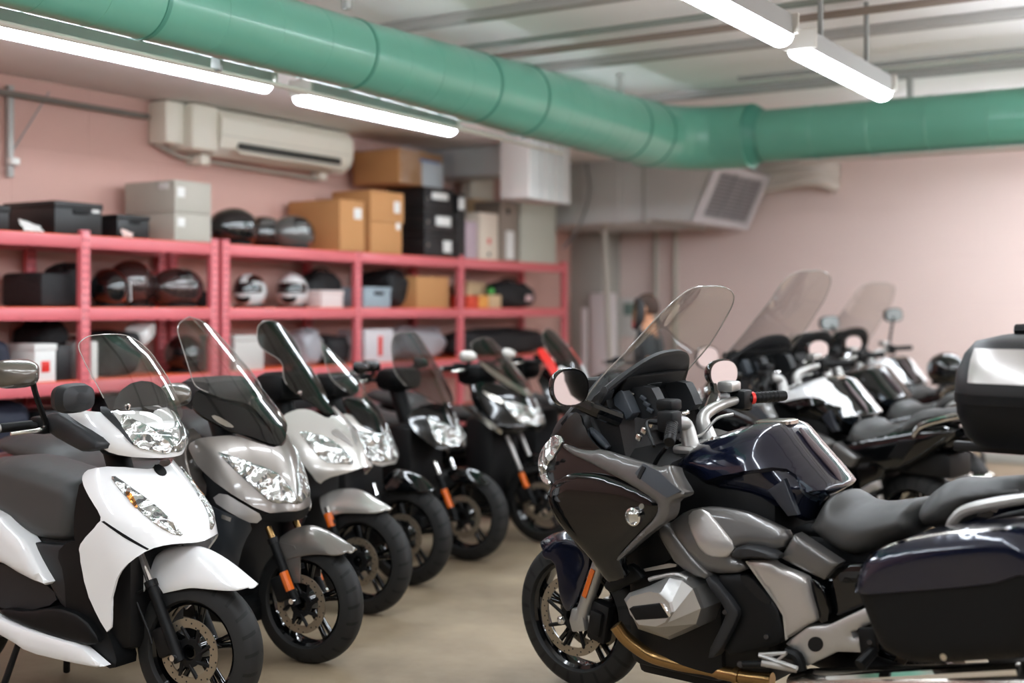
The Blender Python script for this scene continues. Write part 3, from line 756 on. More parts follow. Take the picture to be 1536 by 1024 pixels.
        # exhaust header
        pts = P([(938, 932), (950, 955), (972, 981), (1004, 995), (1050, 1006), (1100, 1016), (1150, 1024)], .2)
        lat = [.26, .24, .2, .18, .17, .17, .16]
        hd = mk('exhaust_header', *tube([(x, s*l, z) for (x, z), l in zip(pts, lat)], .026, 14, 6), M_BRONZE, t)
        mk('clamp_ring', *tube([(pts[5][0]+.01, s*.17, pts[5][1]), (pts[5][0]-.01, s*.17, pts[5][1]-.002)], .032, 14), M_BRONZE, hd)
    a = fr.at(1185, 1026, .22); b = fr.at(1536, 1027, .25)
    mk('muffler', *tube([(a[0], .2, a[2]), (a[0]-.08, .215, a[2]+.004), (b[0], .25, b[2]), (b[0]-.12, .26, b[2]+.02), (b[0]-.14, .26, b[2]+.02)], [.035, .062, .068, .068, .05], 24), M_STEEL, t)
    mk('heat_shield', *tube([(a[0]-.16, .25, a[2]+.05), (b[0], .285, b[2]+.052)], [.022, .024], 10), M_CHR, t)
    mk('skid_plate', *box(-.75, -.35, -.12, .12, .15, .25, .03), M_DARK, t)
    # fairing -------------------------------------------------------------
    NT = [(.42, -.22, .26, .25, 2.2), (.6, -.04, .33, .3, 2.2), (.78, .1, .36, .34, 2.3), (.92, .13, .36, .34, 2.4), (1.05, .05, .33, .3, 2.4), (1.2, -.1, .27, .24, 2.3), (1.32, -.24, .2, .18, 2.2)]
    N = nose_surf(NT, .4, .9, .3, 1.36, 120)
    def skin(name, pts, m, lift=0, thick=.012, bulge=0, edge=.03, both=True, ck=1, h=.022, par=t, S=N):
        uv = [S.hit(fr, *q) for q in pts]
        vf = shell(S, chaikin(uv, ck), h, thick, lift, bulge, edge, flip=SGN)
        o = mk(name, *vf, m, par, ang=40)
        if both: mk(name, *mir(vf), m, par, ang=40)
        return o
    n0 = N.normal(.3, .9); SGN = 1 if n0[1] > 0 else -1
    # closed dark inner body so nothing shows through
    core = [(.1, .86), (.12, .98), (.02, 1.1), (-.14, 1.2), (-.3, 1.16), (-.34, 1.0), (-.5, .86), (-.5, .66), (-.3, .56), (-.16, .6), (-.02, .72)]
    mk('fairing_core', *inflate(core, lambda x, z: min(.31, .1+.6*max(0, .12-x)), .03, .08), M_DARK, t)
    skin('side_fairing', [(824, 743), (831, 727), (839, 718), (855, 710), (887, 708), (909, 711), (933, 719), (972, 735), (994, 749), (998, 756), (995, 767), (984, 782), (948, 818), (933, 836), (938, 850), (944, 863), (930, 868), (914, 871), (900, 848), (872, 816), (851, 793), (834, 769)], M_BLK, .012, bulge=.016, edge=.04, h=.018)
    skin('upper_fairing', [(864, 617), (872, 623), (876, 640), (886, 660), (906, 678), (935, 694), (958, 712), (985, 735), (972, 735), (933, 719), (909, 711), (887, 708), (855, 710), (839, 718), (831, 727), (818, 714), (812, 700), (814, 678), (836, 650), (851, 628)], M_BLK, .0, h=.018)
    skin('headlamp', [(811, 709), (809, 692), (814, 675), (823, 663), (834, 652), (847, 656), (842, 670), (831, 685), (821, 702), (820, 714), (829, 724), (827, 729), (815, 722)], M_LENS, .006, bulge=.004, edge=.01)
    skin('turn_signal', [(826, 668), (834, 658), (841, 660), (836, 671), (829, 679)], M_AMBL, .009, thick=.006)
    trim = skin('fairing_trim', [(852, 666), (866, 673), (894, 678), (912, 675), (947, 687), (977, 696), (995, 702), (1016, 697), (1018, 708), (1034, 736), (1033, 743), (1014, 750), (1013, 766), (1008, 779), (994, 787), (952, 822), (936, 837), (931, 834), (948, 816), (984, 781), (994, 767), (996, 756), (990, 748), (956, 727), (909, 703), (884, 691), (866, 683), (853, 675)], M_TI, .03, thick=.03, bulge=.012, edge=.02, h=.016)
    skin('vent_panel', [(975, 697), (1000, 709), (1031, 736), (1011, 745), (971, 718), (963, 711)], M_DASH, .044, thick=.01, ck=0)
    skin('vent_fin', [(975, 700), (980, 703), (971, 719), (967, 716)], M_DARK, .048, thick=.01, ck=0)
    p = N.fn(*N.hit(fr, 960, 772)); 
    for s in (1, -1):
        fl = mk('fog_lamp', *xf(lathe([(0, .0), (.026, .0), (.031, -.012), (.031, -.05), (0, -.05)], 28, 'y', False), (p[0], s*(p[1]+.045), p[2]), (0, 0, 0 if s > 0 else pi)), M_LENS, t)
        mk('lamp_bezel', *xf(lathe([(.026, .003), (.032, .0), (.033, -.03), (.028, -.03)], 28, 'y'), (p[0], s*(p[1]+.045), p[2]), (0, 0, 0 if s > 0 else pi)), M_CHR, fl)
    skin('badge', [(965, 757), (967, 754), (970, 753), (973, 755), (973, 759), (970, 761.5), (967, 761)], mat('badge_grey', (120, 118, 108), .4, .3), .03, thick=.008)
    # lower black wing between fairing and engine
    panel('lower_cowl', [(912, 868), (944, 863), (938, 848), (948, 845), (960, 858), (966, 866), (958, 872), (935, 880), (918, 890), (905, 880)], .25, M_PLAST, bulge=.01)
    panel('radiator_side', [(936, 836), (985, 790), (1002, 808), (1012, 835), (990, 848), (962, 852), (948, 846)], .2, M_DARK)
    panel('cooler_rib', [(965, 853), (1003, 845), (1015, 846), (1013, 850), (968, 857)], .235, M_ALU, thick=.01, ck=0)
    # side panels ----------------------------------------------------------
    panel('frame_cover', [(985, 794), (1000, 783), (1022, 812), (1040, 836), (1066, 862), (1056, 870), (1016, 848), (1002, 826)], .285, M_TI, bulge=.012, edge=.02, thick=.05)
    sp = panel('side_panel', [(1004, 785), (1012, 780), (1030, 765), (1060, 759), (1086, 760), (1120, 766), (1150, 779), (1189, 798), (1170, 827), (1137, 818), (1107, 818), (1098, 829), (1100, 838), (1115, 840), (1121, 859), (1064, 860), (1040, 838), (1020, 815)], lambda x, z: .285+.1*(x+.6)+.25*min(0, .72-z), M_TI, bulge=.018, edge=.03, thick=.04, h=.016)
    panel('side_facet', [(1037, 768), (1061, 762), (1085, 790), (1107, 818), (1098, 830), (1092, 835), (1066, 833), (1052, 820), (1036, 790)], lambda x, z: .285+.1*(x+.6)+.25*min(0, .72-z), M_SILV, lift=.0195, thick=.004, bulge=.006, edge=.03)
    panel('frame_bar', [(1056, 870), (1066, 862), (1107, 911), (1108, 926), (1076, 985), (1058, 987), (1088, 927), (1089, 912)], .29, M_PLAST2, bulge=.008, edge=.015, thick=.05)
    panel('belly_panel', [(1066, 863), (1121, 860), (1145, 885), (1165, 908), (1170, 925), (1178, 962), (1150, 972), (1078, 986), (1108, 927), (1107, 911)], .262, M_PLAST, bulge=.012, edge=.05, thick=.04)
    panel('panel_recess', [(1106, 864), (1122, 862), (1150, 893), (1157, 906), (1146, 905), (1128, 890)], .274, M_DARK, thick=.01)
    panel('mid_panel', [(1119, 842), (1126, 838), (1158, 840), (1166, 848), (1204, 863), (1212, 869), (1216, 890), (1227, 926), (1222, 933), (1213, 936), (1187, 955), (1179, 957), (1176, 922), (1165, 905)], .25, M_SILV, bulge=.014, edge=.02, thick=.03)
    panel('panel_edge', [(1118, 842), (1121, 841), (1168, 903), (1178, 921), (1181, 958), (1178, 960), (1174, 923), (1164, 906)], .262, M_ALU, thick=.01, ck=0)
    panel('rear_cover', [(1211, 865), (1235, 876), (1246, 929), (1228, 936), (1217, 896)], .232, M_BLK, bulge=.006)
    panel('grip_fin', [(1096, 831), (1108, 818), (1132, 819), (1168, 831), (1167, 840), (1137, 836), (1104, 839)], .29, M_PLAST2, bulge=.016, edge=.016, thick=.04)
    panel('tail_panel', [(1192, 801), (1200, 806), (1258, 845), (1237, 869), (1210, 857), (1171, 836)], .225, M_TI, bulge=.014, edge=.02, thick=.05, ck=0)
    panel('under_seat', [(1236, 872), (1260, 846), (1330, 842), (1330, 900), (1295, 912), (1246, 930)], .19, M_BLK, bulge=.01)
    panel('seat_bracket', [(1256, 864), (1262, 857), (1296, 857), (1296, 874), (1260, 874)], .2, M_PLAST2, thick=.02)
    # rear frame plate ------------------------------------------------------
    fp = panel('footrest_plate', [(1179, 965), (1187, 957), (1213, 938), (1242, 937), (1298, 911), (1318, 906), (1322, 928), (1278, 948), (1282, 956), (1322, 944), (1326, 962), (1293, 963), (1292, 978), (1257, 977), (1211, 999), (1204, 986), (1192, 974)], .24, M_ALU, bulge=.01, edge=.014, thick=.03, ck=0)
    panel('plate_plug', [(1223+11.5*cos(a), 966+11.5*sin(a)) for a in np.linspace(0, 2*pi, 17)[:-1]], .252, M_DARK, thick=.01, par=t)
    for s in (1, -1):
        q = lambda px, py, l=.3: np.array([fr.at(px, py, l)[0], s*l, fr.at(px, py, l)[2]])
        pg = mk('rider_footrest', *join(tube([q(1139, 981), q(1180, 979)], .006, 8), tube([q(1139, 982), q(1196, 1002)], .008, 8), tube([q(1165, 991), q(1179, 980)], .005, 8), tube([q(1148, 985), q(1166, 980)], .005, 8), tube([q(1142, 994, .33), q(1195, 1004, .27)], .011, 10)), M_ALU, t)
        mk('footrest_hanger', *tube([q(1180, 978, .26), q(1196, 985, .26), q(1202, 1005, .26)], .02, 10, 4), M_PLAST, pg)
        gl = mk('gear_lever', *tube([q(1110, 996, .27), q(1150, 996, .27)], .013, 12), M_PLAST, t)
        mk('lever_bolt', *tube([q(1110, 996, .285), q(1110, 996, .27)], .011, 12), M_CHR, gl)
        pp = mk('pillion_footrest', *join(xf(prism([(-.035, -.02), (.02, -.03), (.03, .05), (-.03, .06)], s*.25, s*.275, .005), tuple(fr.at(1302, 966, .26)*np.array([1, 0, 1]))), tube([q(1290, 998, .33), q(1310, 976, .27)], [.02, .018], 10)), M_PLAST, t)
        mk('footrest_bolt', *tube([q(1304, 963, .285), q(1304, 963, .26)], .008, 12), M_CHR, pp)
        for (px, py, l) in ((1149, 955, .276), (1087, 918, .3)): mk('panel_bolt', *tube([q(px, py, l+.008), q(px, py, l-.01)], .008, 12), M_CHR, t)
    # tank ------------------------------------------------------------------
    tank = P([(1020, 706, .12), (1018, 696, .08), (1032, 685, .05), (1052, 668, .02), (1071, 656.5, 0), (1107, 643.5, 0), (1135, 635, 0), (1150, 630.5, 0), (1182, 630, 0), (1194, 640, 0), (1215, 667, 0), (1249, 706, 0), (1262, 730, .03), (1248, 737, .08), (1228, 747, .14), (1210, 760, .17), (1198, 776, .19), (1189, 796, .2), (1160, 784, .21), (1120, 765, .21), (1086, 757, .21), (1058, 754, .21), (1036, 728, .2)])
    tm = M_BLK if stripe else paint
    def tw(x, z): return .225*min(1, .62+.9*max(0, -.42-x))if x > -.85 else .225
    CR = sorted(P([(1021, 722), (1037, 727), (1056, 721), (1086, 712), (1120, 705), (1156, 701), (1172, 705), (1184, 715), (1198, 738), (1211, 762), (1216, 800)], .22))
    cx_ = [q[0] for q in CR]; cz_ = [q[1] for q in CR]
    def tw(x, z):
        zc = float(np.interp(x, cx_, cz_)); k = min(1, max(0, (zc-z)/.016)); k = k*k*(3-2*k)
        if x < cx_[0]: k = 0
        up = min(1, max(0, (z-zc)/.1)); return .228-.034*k+.012*(1-up)**2*(1-k)
    tk = chaikin(tank, 1)
    ex = [(x, float(np.interp(x, cx_, cz_))-dz) for x in np.linspace(cx_[0]+.004, cx_[-1], 90) for dz in (0, .008, .016)]
    mk('fuel_tank', *inflate(tk, tw, .0135, .17, 2.7, extra=ex), tm, t, ang=60)
    panel('knee_panel', [(1152, 735), (1176, 718), (1197, 772), (1182, 774)], .198, mat('knee_panel_dark', (30, 34, 42), .45), thick=.02, bulge=.004, edge=.01, ck=0)
    fl = inflate(chaikin(P([(1186, 717), (1192, 718), (1222, 748), (1213, 758), (1204, 768), (1196, 744)], .2), 1), lambda x, z: tw(x, z)+.002, .014, .17, 2.7, dpoly=tk)
    nh = len(fl[0])//2; fh = (fl[0][:nh], [f for f in fl[1] if max(f) < nh])
    for q_ in (fh, mir(fh)): mk('tank_flank', *q_, mat('slate_blue_paint', (62, 74, 86), .3, .4, .6), t, ang=60)
    zt = fr.at(1165, 632, 0)
    mk('filler_cap', *xf(loft([[(px, py, 0) for px, py in sell(0, 0, .075, .055, 24, 3)], [(px, py, .012) for px, py in sell(0, 0, .075, .055, 24, 3)], [(px, py, .016) for px, py in sell(0, 0, .065, .045, 24, 3)]]), (zt[0], 0, zt[2]-.008), (0, radians(4), 0)), M_STEEL, t)
    mk('tank_badge', *join(*[tube([fr.at(1034+6*k, 684-4*k, .1), fr.at(1040+6*k, 676-4*k, .1)], .006, 6) for k in range(6)]), M_STEEL, t)
    mk('tank_reflection', *tube([(x, .0, z+.004) for x, z in P([(1200, 644), (1222, 672), (1252, 706), (1262, 728)], 0)], [.006, .012, .012, .006], 10, 4), mat('pinkish_reflection', (96, 82, 84), .5), t)  # pinkish reflection on the tank's rear edge, built as a coloured strip
    if stripe:
        ST = [(1040, 676, .05), (1075, 652, .0), (1110, 642, 0), (1150, 631, 0), (1172, 630, 0), (1192, 642, 0), (1207, 662, 0), (1222, 690, .05), (1236, 725, .1), (1243, 739, .12), (1210, 760, .17), (1196, 735, .2), (1178, 708, .2), (1160, 690, .19), (1130, 682, .18), (1095, 686, .16), (1060, 692, .12)]
        V, F = inflate(chaikin(P(ST), 1), tw, .016, .17, 2.7, dpoly=tk); V = [(x, y*1.012, z+.003) for x, y, z in V]
        mk('tank_stripe', V, F, M_WHITE, t, ang=50)
    # seats -----------------------------------------------------------------
    seat = [(1196, 795, .17), (1206, 782, .17), (1219, 766, .14), (1240, 748, .08), (1263, 735, .0), (1273, 735, 0), (1297, 751, 0), (1326, 754, 0), (1363, 749, 0), (1391, 745, 0), (1376, 768, .1), (1369, 785, .17), (1367, 803, .17), (1342, 815, .17), (1318, 823, .17), (1292, 839, .17), (1263, 843, .17), (1233, 826, .17)]
    mk('rider_seat', *inflate(chaikin(P(seat), 1), .18, .013, .085, 2.4), M_SEAT, t, ang=110)
    ps = P([(1371, 771, .1), (1395, 746, .02), (1420, 724, 0), (1442, 715.5, 0), (1468, 718, 0), (1536, 713, 0)]); be = P([(1536, 742, .17), (1454, 760, .17), (1428, 785, .17), (1422, 796, .17), (1373, 803, .17)])
    mk('pillion_seat', *inflate(chaikin(ps+[(ps[-1][0]-.2, ps[-1][1]+.02), (ps[-1][0]-.24, ps[-1][1]-.02), (ps[-1][0]-.22, ps[-1][1]-.07), (ps[-1][0]-.17, be[0][1]-.01)]+be[1:], 1), .17, .012, .08, 2.3), M_SEAT, t, ang=110)
    for s in (1, -1):
        r = P([(1422, 794), (1431, 779), (1455, 763), (1536, 747)], .19); e = r[-1]
        pts = [(x, s*.19, z) for x, z in r]+[(e[0]-.1, s*.17, e[1]+.02), (e[0]-.16, s*.1, e[1]+.03)]
        mk('grab_rail', *tube(pts, [.012, .016, .018, .018, .016, .014], 10, 5), M_ALU if not stripe else M_CHR, t)
    tl = P([(1440, 806), (1460, 784), (1536, 770), (1536, 808)], .14)
    mk('tail_body', *inflate(chaikin([(tl[0][0]+.1, tl[0][1]-.05), tl[0], tl[1], tl[2], (tl[2][0]-.2, tl[2][1]+.03), (tl[2][0]-.24, tl[2][1]-.06), (tl[3][0], tl[3][1]-.08)], 1), .12, .016, .06), M_DARK if not stripe else M_BLK, t, ang=110)
    mk('tail_light', *box(tl[2][0]-.26, tl[2][0]-.22, -.09, .09, tl[2][1]-.06, tl[2][1], .01), M_RED, t)
    if not panniers:
        for s in (1, -1):
            sc_ = [(-.98, .6), (-1.0, .76), (-1.3, .83), (-1.72, .93), (-1.86, .9), (-1.7, .78), (-1.4, .6)]
            mk('rear_side_cover', *shell(side_only(s*.14), chaikin(sc_, 1), .016, .1, 0, .06, .08, flip=-s, p=2.2), M_BLK, t, ang=110)
            mk('cover_vent', *shell(side_only(s*.2), [(-1.62, .84), (-1.5, .82), (-1.42, .72), (-1.52, .72)], .02, .01, .0, .004, .01, flip=-s), M_PLAST, t)
    # panniers ----------------------------------------------------------------
    if panniers:
        lid = [(1288, 876), (1296, 846), (1311, 827), (1355, 809), (1425, 797.5), (1510, 790.5), (1540, 798)]; seam = [(1536, 857), (1502, 868), (1450, 874), (1399, 878.6), (1330, 884), (1289, 886)]
        L = .42; lp = P(lid, L); se = P(seam, L); x9, z9 = P([(1540, 830)], L)[0]
        lidp = lp+[(x9-.06, lp[-1][1]-.03), (x9-.07, se[0][1]+.03), (x9-.03, se[0][1]+.008)]+se
        bd = P([(1293, 889), (1300, 910), (1311, 938), (1325, 971), (1345, 982), (1370, 992), (1414, 993), (1536, 985)], L); sb = P([(1536, 858), (1502, 869), (1450, 875), (1399, 880), (1330, 885.5), (1290, 888)], L)
        bodyp = bd+[(x9-.02, bd[-1][1]+.02), (x9-.05, (bd[-1][1]+se[0][1])/2), (x9-.03, se[0][1]+.004)]+sb
        full_p = chaikin(lp+[(x9-.06, lp[-1][1]-.03), (x9-.07, se[0][1]+.03), (x9-.02, bd[-1][1]+.02)]+bd[::-1], 1)
        for s in (1, -1):
            b = mk('pannier', *shell(side_only(s*L), bodyp, .016, .2, 0, .05, .065, flip=-s, p=2.2, dpoly=full_p), M_PLAST, t, ang=70)
            mk('pannier_lid', *shell(side_only(s*L), lidp, .011, .2, .005, .054, .065, flip=-s, p=2.2, dpoly=full_p), paint, b, ang=70)
            lt = P([(1289, 872), (1296, 849), (1308, 832), (1316, 827), (1312, 838), (1304, 868), (1300, 884), (1291, 884)], L+.02)
            mk('pannier_latch', *shell(side_only(s*(L+.03)), lt, .02, .03, .0, .012, .015, flip=-s), M_BLK, b)
            edge = P([(1300, 842), (1320, 826), (1360, 812), (1425, 802), (1510, 796)], L+.03)
            mk('lid_edge_trim', *tube([(x, s*(L+.012), z) for x, z in edge], .006, 8, 4), M_STEEL, b)
            bt = P([(1414, 986)], L+.05)[0]
            mk('pannier_bolt', *tube([(bt[0], s*(L+.045), bt[1]), (bt[0], s*(L+.02), bt[1])], .01, 12), M_STEEL, b)
    # screen ---------------------------------------------------------------------
    zs = screen_up
    SP = [(1.12, -.12), (1.2, -.19), (1.285, -.27), (1.38, -.38), (1.48, -.485), (1.573, -.585), (1.605+zs, -.615-zs*.8), (1.75+zs, -.74-zs*.8)]
    def scr(l, z):
        x = float(np.interp(z, [a for a, b in SP], [b for a, b in SP])); return (x-.85*l*l, l, z)
    S = Surf(scr, -.34, .34, 1.1, 1.75+zs, 60, 60)
    half = [(0, 1.61+zs), (.1, 1.607+zs), (.17, 1.588+zs), (.22, 1.55+zs), (.25, 1.49+zs*.8), (.285, 1.39), (.3, 1.3), (.3, 1.24), (.285, 1.19), (.2, 1.16), (0, 1.15)]
    poly = [(u, v) for u, v in half]+[(-u, v) for u, v in half[-2:0:-1]]
    sm = mk('windscreen', *shell(S, chaikin(poly, 2), .03, .004, 0, 0, .01, flip=1), screen_m or G_CLEAR, t, ang=60)
    rimp = [S.fn(*q) for q in chaikin(poly, 2)]
    mk('screen_edge', *tube(rimp+[rimp[0]], .0028, 6, 0, False), G_EDGE, sm)
    # cockpit -----------------------------------------------------------------------
    rows = []
    for k in range(21):
        u = -1+2*k/20; l = .275*u; q = abs(u)**2.6
        zr = 1.372-.15*q; xr = -.462+.14*q; zf = 1.235-.06*q; xf_ = -.235-.03*abs(u)**2
        rows.append([(xf_, l, zf), (xf_*.5+xr*.5, l, (zf+zr)/2+.012), (xr+.012, l, zr), (xr-.004, l, zr-.006), (xr, l, zr-.02), (xf_*.4+xr*.6, l*.97, (zf+zr)/2-.02), (xf_-.01, l*.97, zf-.03)])
    mk('dash_hood', *loft(rows), M_PLAST2, t, ang=45)
    mk('hood_liner', *loft([[(-.25, s*.24*1, 1.06), (-.3, s*.245, 1.2), (-.33, s*.25, 1.2), (-.36, s*.24, 1.06)] for s in (-1, -.5, .5, 1)]), M_DARK, t, ang=30)
    mk('cockpit_shell', *join(*[loft([[(-.08, s*.1, 1.12), (-.2, s*.1, 1.28), (-.34, s*.1, 1.2), (-.36, s*.1, 1.02), (-.2, s*.1, .95)], [(-.12, s*.26, 1.1), (-.22, s*.25, 1.2), (-.4, s*.27, 1.12), (-.44, s*.28, .98), (-.25, s*.27, .93)]]) for s in (1, -1)], box(-.3, -.1, -.12, .12, 1.0, 1.26, .02)), M_PLAST, t, ang=30)
    db = mk('instrument_panel', *xf(box(-.02, .0, -.2, .2, -.1, .1, .008), (-.33, 0, 1.2), (0, radians(-28), 0)), M_PLAST, t)
    for l in (-.12, .12):
        mk('dial', *xf(lathe([(0, 0), (.058, 0), (.064, .006), (.064, .02), (0, .02)], 32, 'x', False), (-.345, l, 1.2), (0, radians(-28), pi)), M_DARK, db)
        mk('dial_ring', *xf(lathe([(.058, 0), (.064, -.004), (.066, .01), (.06, .01)], 32, 'x'), (-.347, l, 1.2), (0, radians(-28), pi)), M_STEEL, db)
    mk('display', *xf(box(-.006, .0, -.05, .05, -.04, .05, .003), (-.35, 0, 1.2), (0, radians(-28), 0)), mat('display_dark', (28, 30, 30), .1, 0, 1), db)
    if full:
        S2 = side_surf(lambda x, z: .235+.35*(x+.45))
        def cp(name, pts, l, m, **k): return panel(name, pts, l, m, **k)
        cp('dash_side', [(918, 600), (925, 588), (934, 584), (946, 612), (950, 622), (930, 637), (908, 612)], .2, M_DASH, thick=.05, bulge=.006, edge=.015)
        cp('dash_inner', [(935, 584), (974, 577), (985, 596), (994, 622), (957, 630), (946, 610)], .14, M_PLAST2, thick=.05, both=True)
        for k, (px, py) in enumerate(((947, 590), (965, 597), (970, 606), (975, 615))):
            c_ = fr.at(px, py, .15); mk('dash_switch', *xf(box(-.014, .014, -.006, .006, -.008, .008, .003), tuple(c_), (0, radians(-28), 0)), M_DASH if k else M_STEEL, t)
        cp('inner_cowl', [(893, 615), (904, 618), (933, 646), (912, 657), (898, 640)], .24, M_DASH, thick=.05, bulge=.006, edge=.02)
        cp('screen_arm', [(906, 576), (914, 590), (893, 618), (892, 630), (914, 668), (908, 675), (880, 645), (888, 612), (898, 590)], .262, M_PLAST2, thick=.04, bulge=.01, edge=.015)
        cp('cockpit_lip', [(880, 644), (886, 640), (914, 668), (912, 673), (907, 675)], .285, M_DASH, thick=.05, bulge=.008, edge=.01)
        mk('ignition_box', *inflate(chaikin(P([(914, 664), (925, 659), (944, 662), (947, 686), (925, 680)], .1), 1), .1, .03, .03), M_PLAST2, t)
    # handlebar --------------------------------------------------------------------------
    gl = fr.at(1004, 663, .42); gr_ = fr.at(1178, 593, -.42)
    gL = np.array(gl); gR = np.array([gr_[0], -.42, gr_[2]])
    inL = np.array(fr.at(1009, 630, .29)); inR = np.array(fr.at(1112, 598, -.25))
    cl = np.array(fr.at(1036, 646, .1)); cr_ = np.array(fr.at(1062, 634, -.09))
    hb = mk('handlebar', *join(tube([inL, (inL+cl)/2+np.array([.02, 0, .012]), cl+np.array([.02, 0, .02]), cl+np.array([.0, 0, -.06])], [.017, .02, .026, .034], 14, 5), tube([inR, (inR+cr_)/2+np.array([.02, 0, .02]), cr_+np.array([.02, 0, .02]), cr_+np.array([.0, 0, -.06])], [.017, .02, .026, .034], 14, 5), box(cl[0]-.05, cl[0]+.06, -.14, .14, cl[2]-.085, cl[2]-.05, .015)), M_ALU, t, ang=40)
    for nm, a, b, s in (('left', inL, gL, 1), ('right', inR, gR, -1)):
        g = mk('grip', *tube([a, a+(b-a)*.1, b-(b-a)*.06, b], [.022, .021, .021, .018], 16), M_PLAST, hb)
        for k in range(7):
            c_ = a+(b-a)*(.25+.09*k); mk('grip_ring', *tube([c_, c_+(b-a)*.03], .0225, 14), M_DARK, g) if full else None
    if case: mk('red_collar', *tube([inR+(gR-inR)*.2, inR+(gR-inR)*.27], 0.0245, 16), M_RED, hb)
    for a, s in ((inL, 1), (inR, -1)):
        mk('switch_cluster', *xf(join(box(-.035, .035, -.03, .035, -.04, .035, .012), box(-.02, .03, -.05, -.02, -.05, -.01, .008)), tuple(a+np.array([.005, s*.01, 0]))), M_PLAST, hb)
        mk('brake_reservoir', *xf(box(-.03, .04, -.035, .035, 0, .04, .01), tuple(a+np.array([.03, -s*.03, .03]))), M_ALU if s < 0 else M_PLAST, hb)
        e = gL if s > 0 else gR
        mk('lever', *tube([a+np.array([.06, 0, -.01]), a+np.array([.09, s*.03, -.015]), e+np.array([.07, -s*.01, -.02])], [.01, .008, .006], 8, 5), M_ALU if s < 0 else M_PLAST, hb)
    if full:
        for px, py in ((958, 656), (966, 646), (976, 636)):
            c_ = fr.at(px, py, .26); mk('switch_button', *xf(box(-.012, .012, -.006, .006, -.012, .012, .004), tuple(c_), (0, radians(-25), 0)), M_STEEL, hb)
        mk('clip_cover', *xf(box(-.05, .05, -.03, .03, -.008, .008, .008), tuple(fr.at(1012, 622, .2)), (0, radians(12), radians(10))), M_CHR, hb)
        mk('brake_hose', *tube([fr.at(1100, 621, -.1), fr.at(1075, 628, -.05), fr.at(1052, 652, .0), fr.at(1020, 660, .1)], .006, 8, 6), M_ALU, hb)
        mk('cable', *tube([fr.at(1000, 670, .3), fr.at(985, 690, .25), fr.at(975, 715, .2)], .008, 8, 5), M_DARK, hb)
    # mirrors ---------------------------------------------------------------------------------
    if mirrors:
        c_ = fr.at(854, 582, .46); c_[0] -= 0
        x_ = -.33; z_ = 1.285
        for s in (1, -1):
            mp = fr.at(856, 581, .47) if s > 0 else fr.at(1086, 560, -.47)
            mm = mirror_part(t, mp, (-.9, .36 if s > 0 else .3, .02), .15, .135 if s > 0 else .115, M_BLK, 'mirror', e=2.35)
            mk('mirror_arm', *tube([(mp[0]+.03, s*.43, mp[2]-.05), (mp[0]-.02, s*.36, mp[2]-.09), (mp[0]-.06, s*.27, mp[2]-.13)], [.022, .026, .03], 10, 4), M_BLK, mm)
    if bar_mirror:
        for s, e in ((1, inL), (-1, inR)):
            q = e+np.array([.02, s*.02, .03])
            mirror_part(t, q+np.array([.03, s*.1, .26]), (-1, 0, .05), .2, .12, M_PLAST, 'mirror', [q, q+np.array([.0, s*.02, .1]), q+np.array([.03, s*.09, .24])], mat('grey_mirror_glass', (138, 148, 148), .3, .7))
    if case: topcase(t, fr)
    return t
def side_only(l):
    S = Surf.__new__(Surf); S.fn = lambda x, z: (x, l, z); return S
def topcase(t, fr):
    x1 = TCX; zb = TCZ
    rings = []
    for z, k, e in ((0, .78, 3), (.03, .9, 3), (.1, .99, 3.2), (.148, 1.0, 3.2)): rings.append([(x1-.21+px*k, py*k, zb+z) for px, py in sell(0, 0, .21, .29, 48, e)])
    b = mk('top_case', *loft(rings), M_PLAST, t, ang=40)
    rings = []
    for z, k, e in ((.152, 1.0, 3.2), (.17, 1.01, 3.2), (.22, .99, 3.2), (.28, .9, 3), (.315, .78, 2.8), (.33, .5, 2.5)): rings.append([(x1-.21+px*k, py*k, zb+z) for px, py in sell(0, 0, .21, .29, 48, e)])
    mk('case_lid', *loft(rings), M_PLAST2, b, ang=40)
    mk('case_belt', *loft([[(x1-.21+px, py, zb+z) for px, py in sell(0, 0, .214*k, .294*k, 48, 3.2)] for z, k in ((.135, 1), (.165, 1.0))]), M_PLAST, b)
    for s in (1, -1):
        V = []
        for k in range(13):
            px = -.15+.27*k/12
            for w in range(4):
                zz = .2+.1*w/3; kk = np.interp(zz, (.17, .22, .28, .315), (1.01, .99, .9, .78))
                yy = .29*kk*(max(0, 1-(abs(px)/(.21*kk))**3.2))**(1/3.2); V.append((x1-.21+px, s*(yy+.005), zb+zz))
        mk('silver_inlay', V, [(k*4+w, k*4+w+1, (k+1)*4+w+1, (k+1)*4+w) for k in range(12) for w in range(3)], M_SILV, b)
    mk('case_handle', *tube([(x1-.42, -.06, zb+.32), (x1-.3, -.05, zb+.345), (x1-.12, -.05, zb+.34)], .02, 8, 4), M_PLAST, b)
    mk('case_latch', *box(x1-.005, x1+.012, -.05, .05, zb+.03, zb+.09, .006), M_CHR, b)
    mk('luggage_rack', *join(box(x1-.4, x1+.02, -.12, -.09, zb-.03, zb, .006), box(x1-.4, x1+.02, .09, .12, zb-.03, zb, .006), box(x1-.3, x1-.2, -.12, .12, zb-.06, zb-.02, .01)), M_DARK, t)
TCX, TCZ = -1.60, 1.115
GRP_T = 'touring motorcycles parked side by side on the right'
tourer('midnight blue touring motorcycle with panniers and top case, nearest to the camera', FR1, True, case=True, group=GRP_T)
def fr_at(px, d, loc, head, lean):
    """place a machine so that its local point loc shows in column px at distance d"""
    r = (px-768)/FP*d; X = r*cos(TH)-d*sin(TH); Y = d*cos(TH)+r*sin(TH)
    a = radians(head); return Frame(X-(loc[0]*cos(a)-loc[1]*sin(a)), Y-(loc[0]*sin(a)+loc[1]*cos(a)), head, lean)
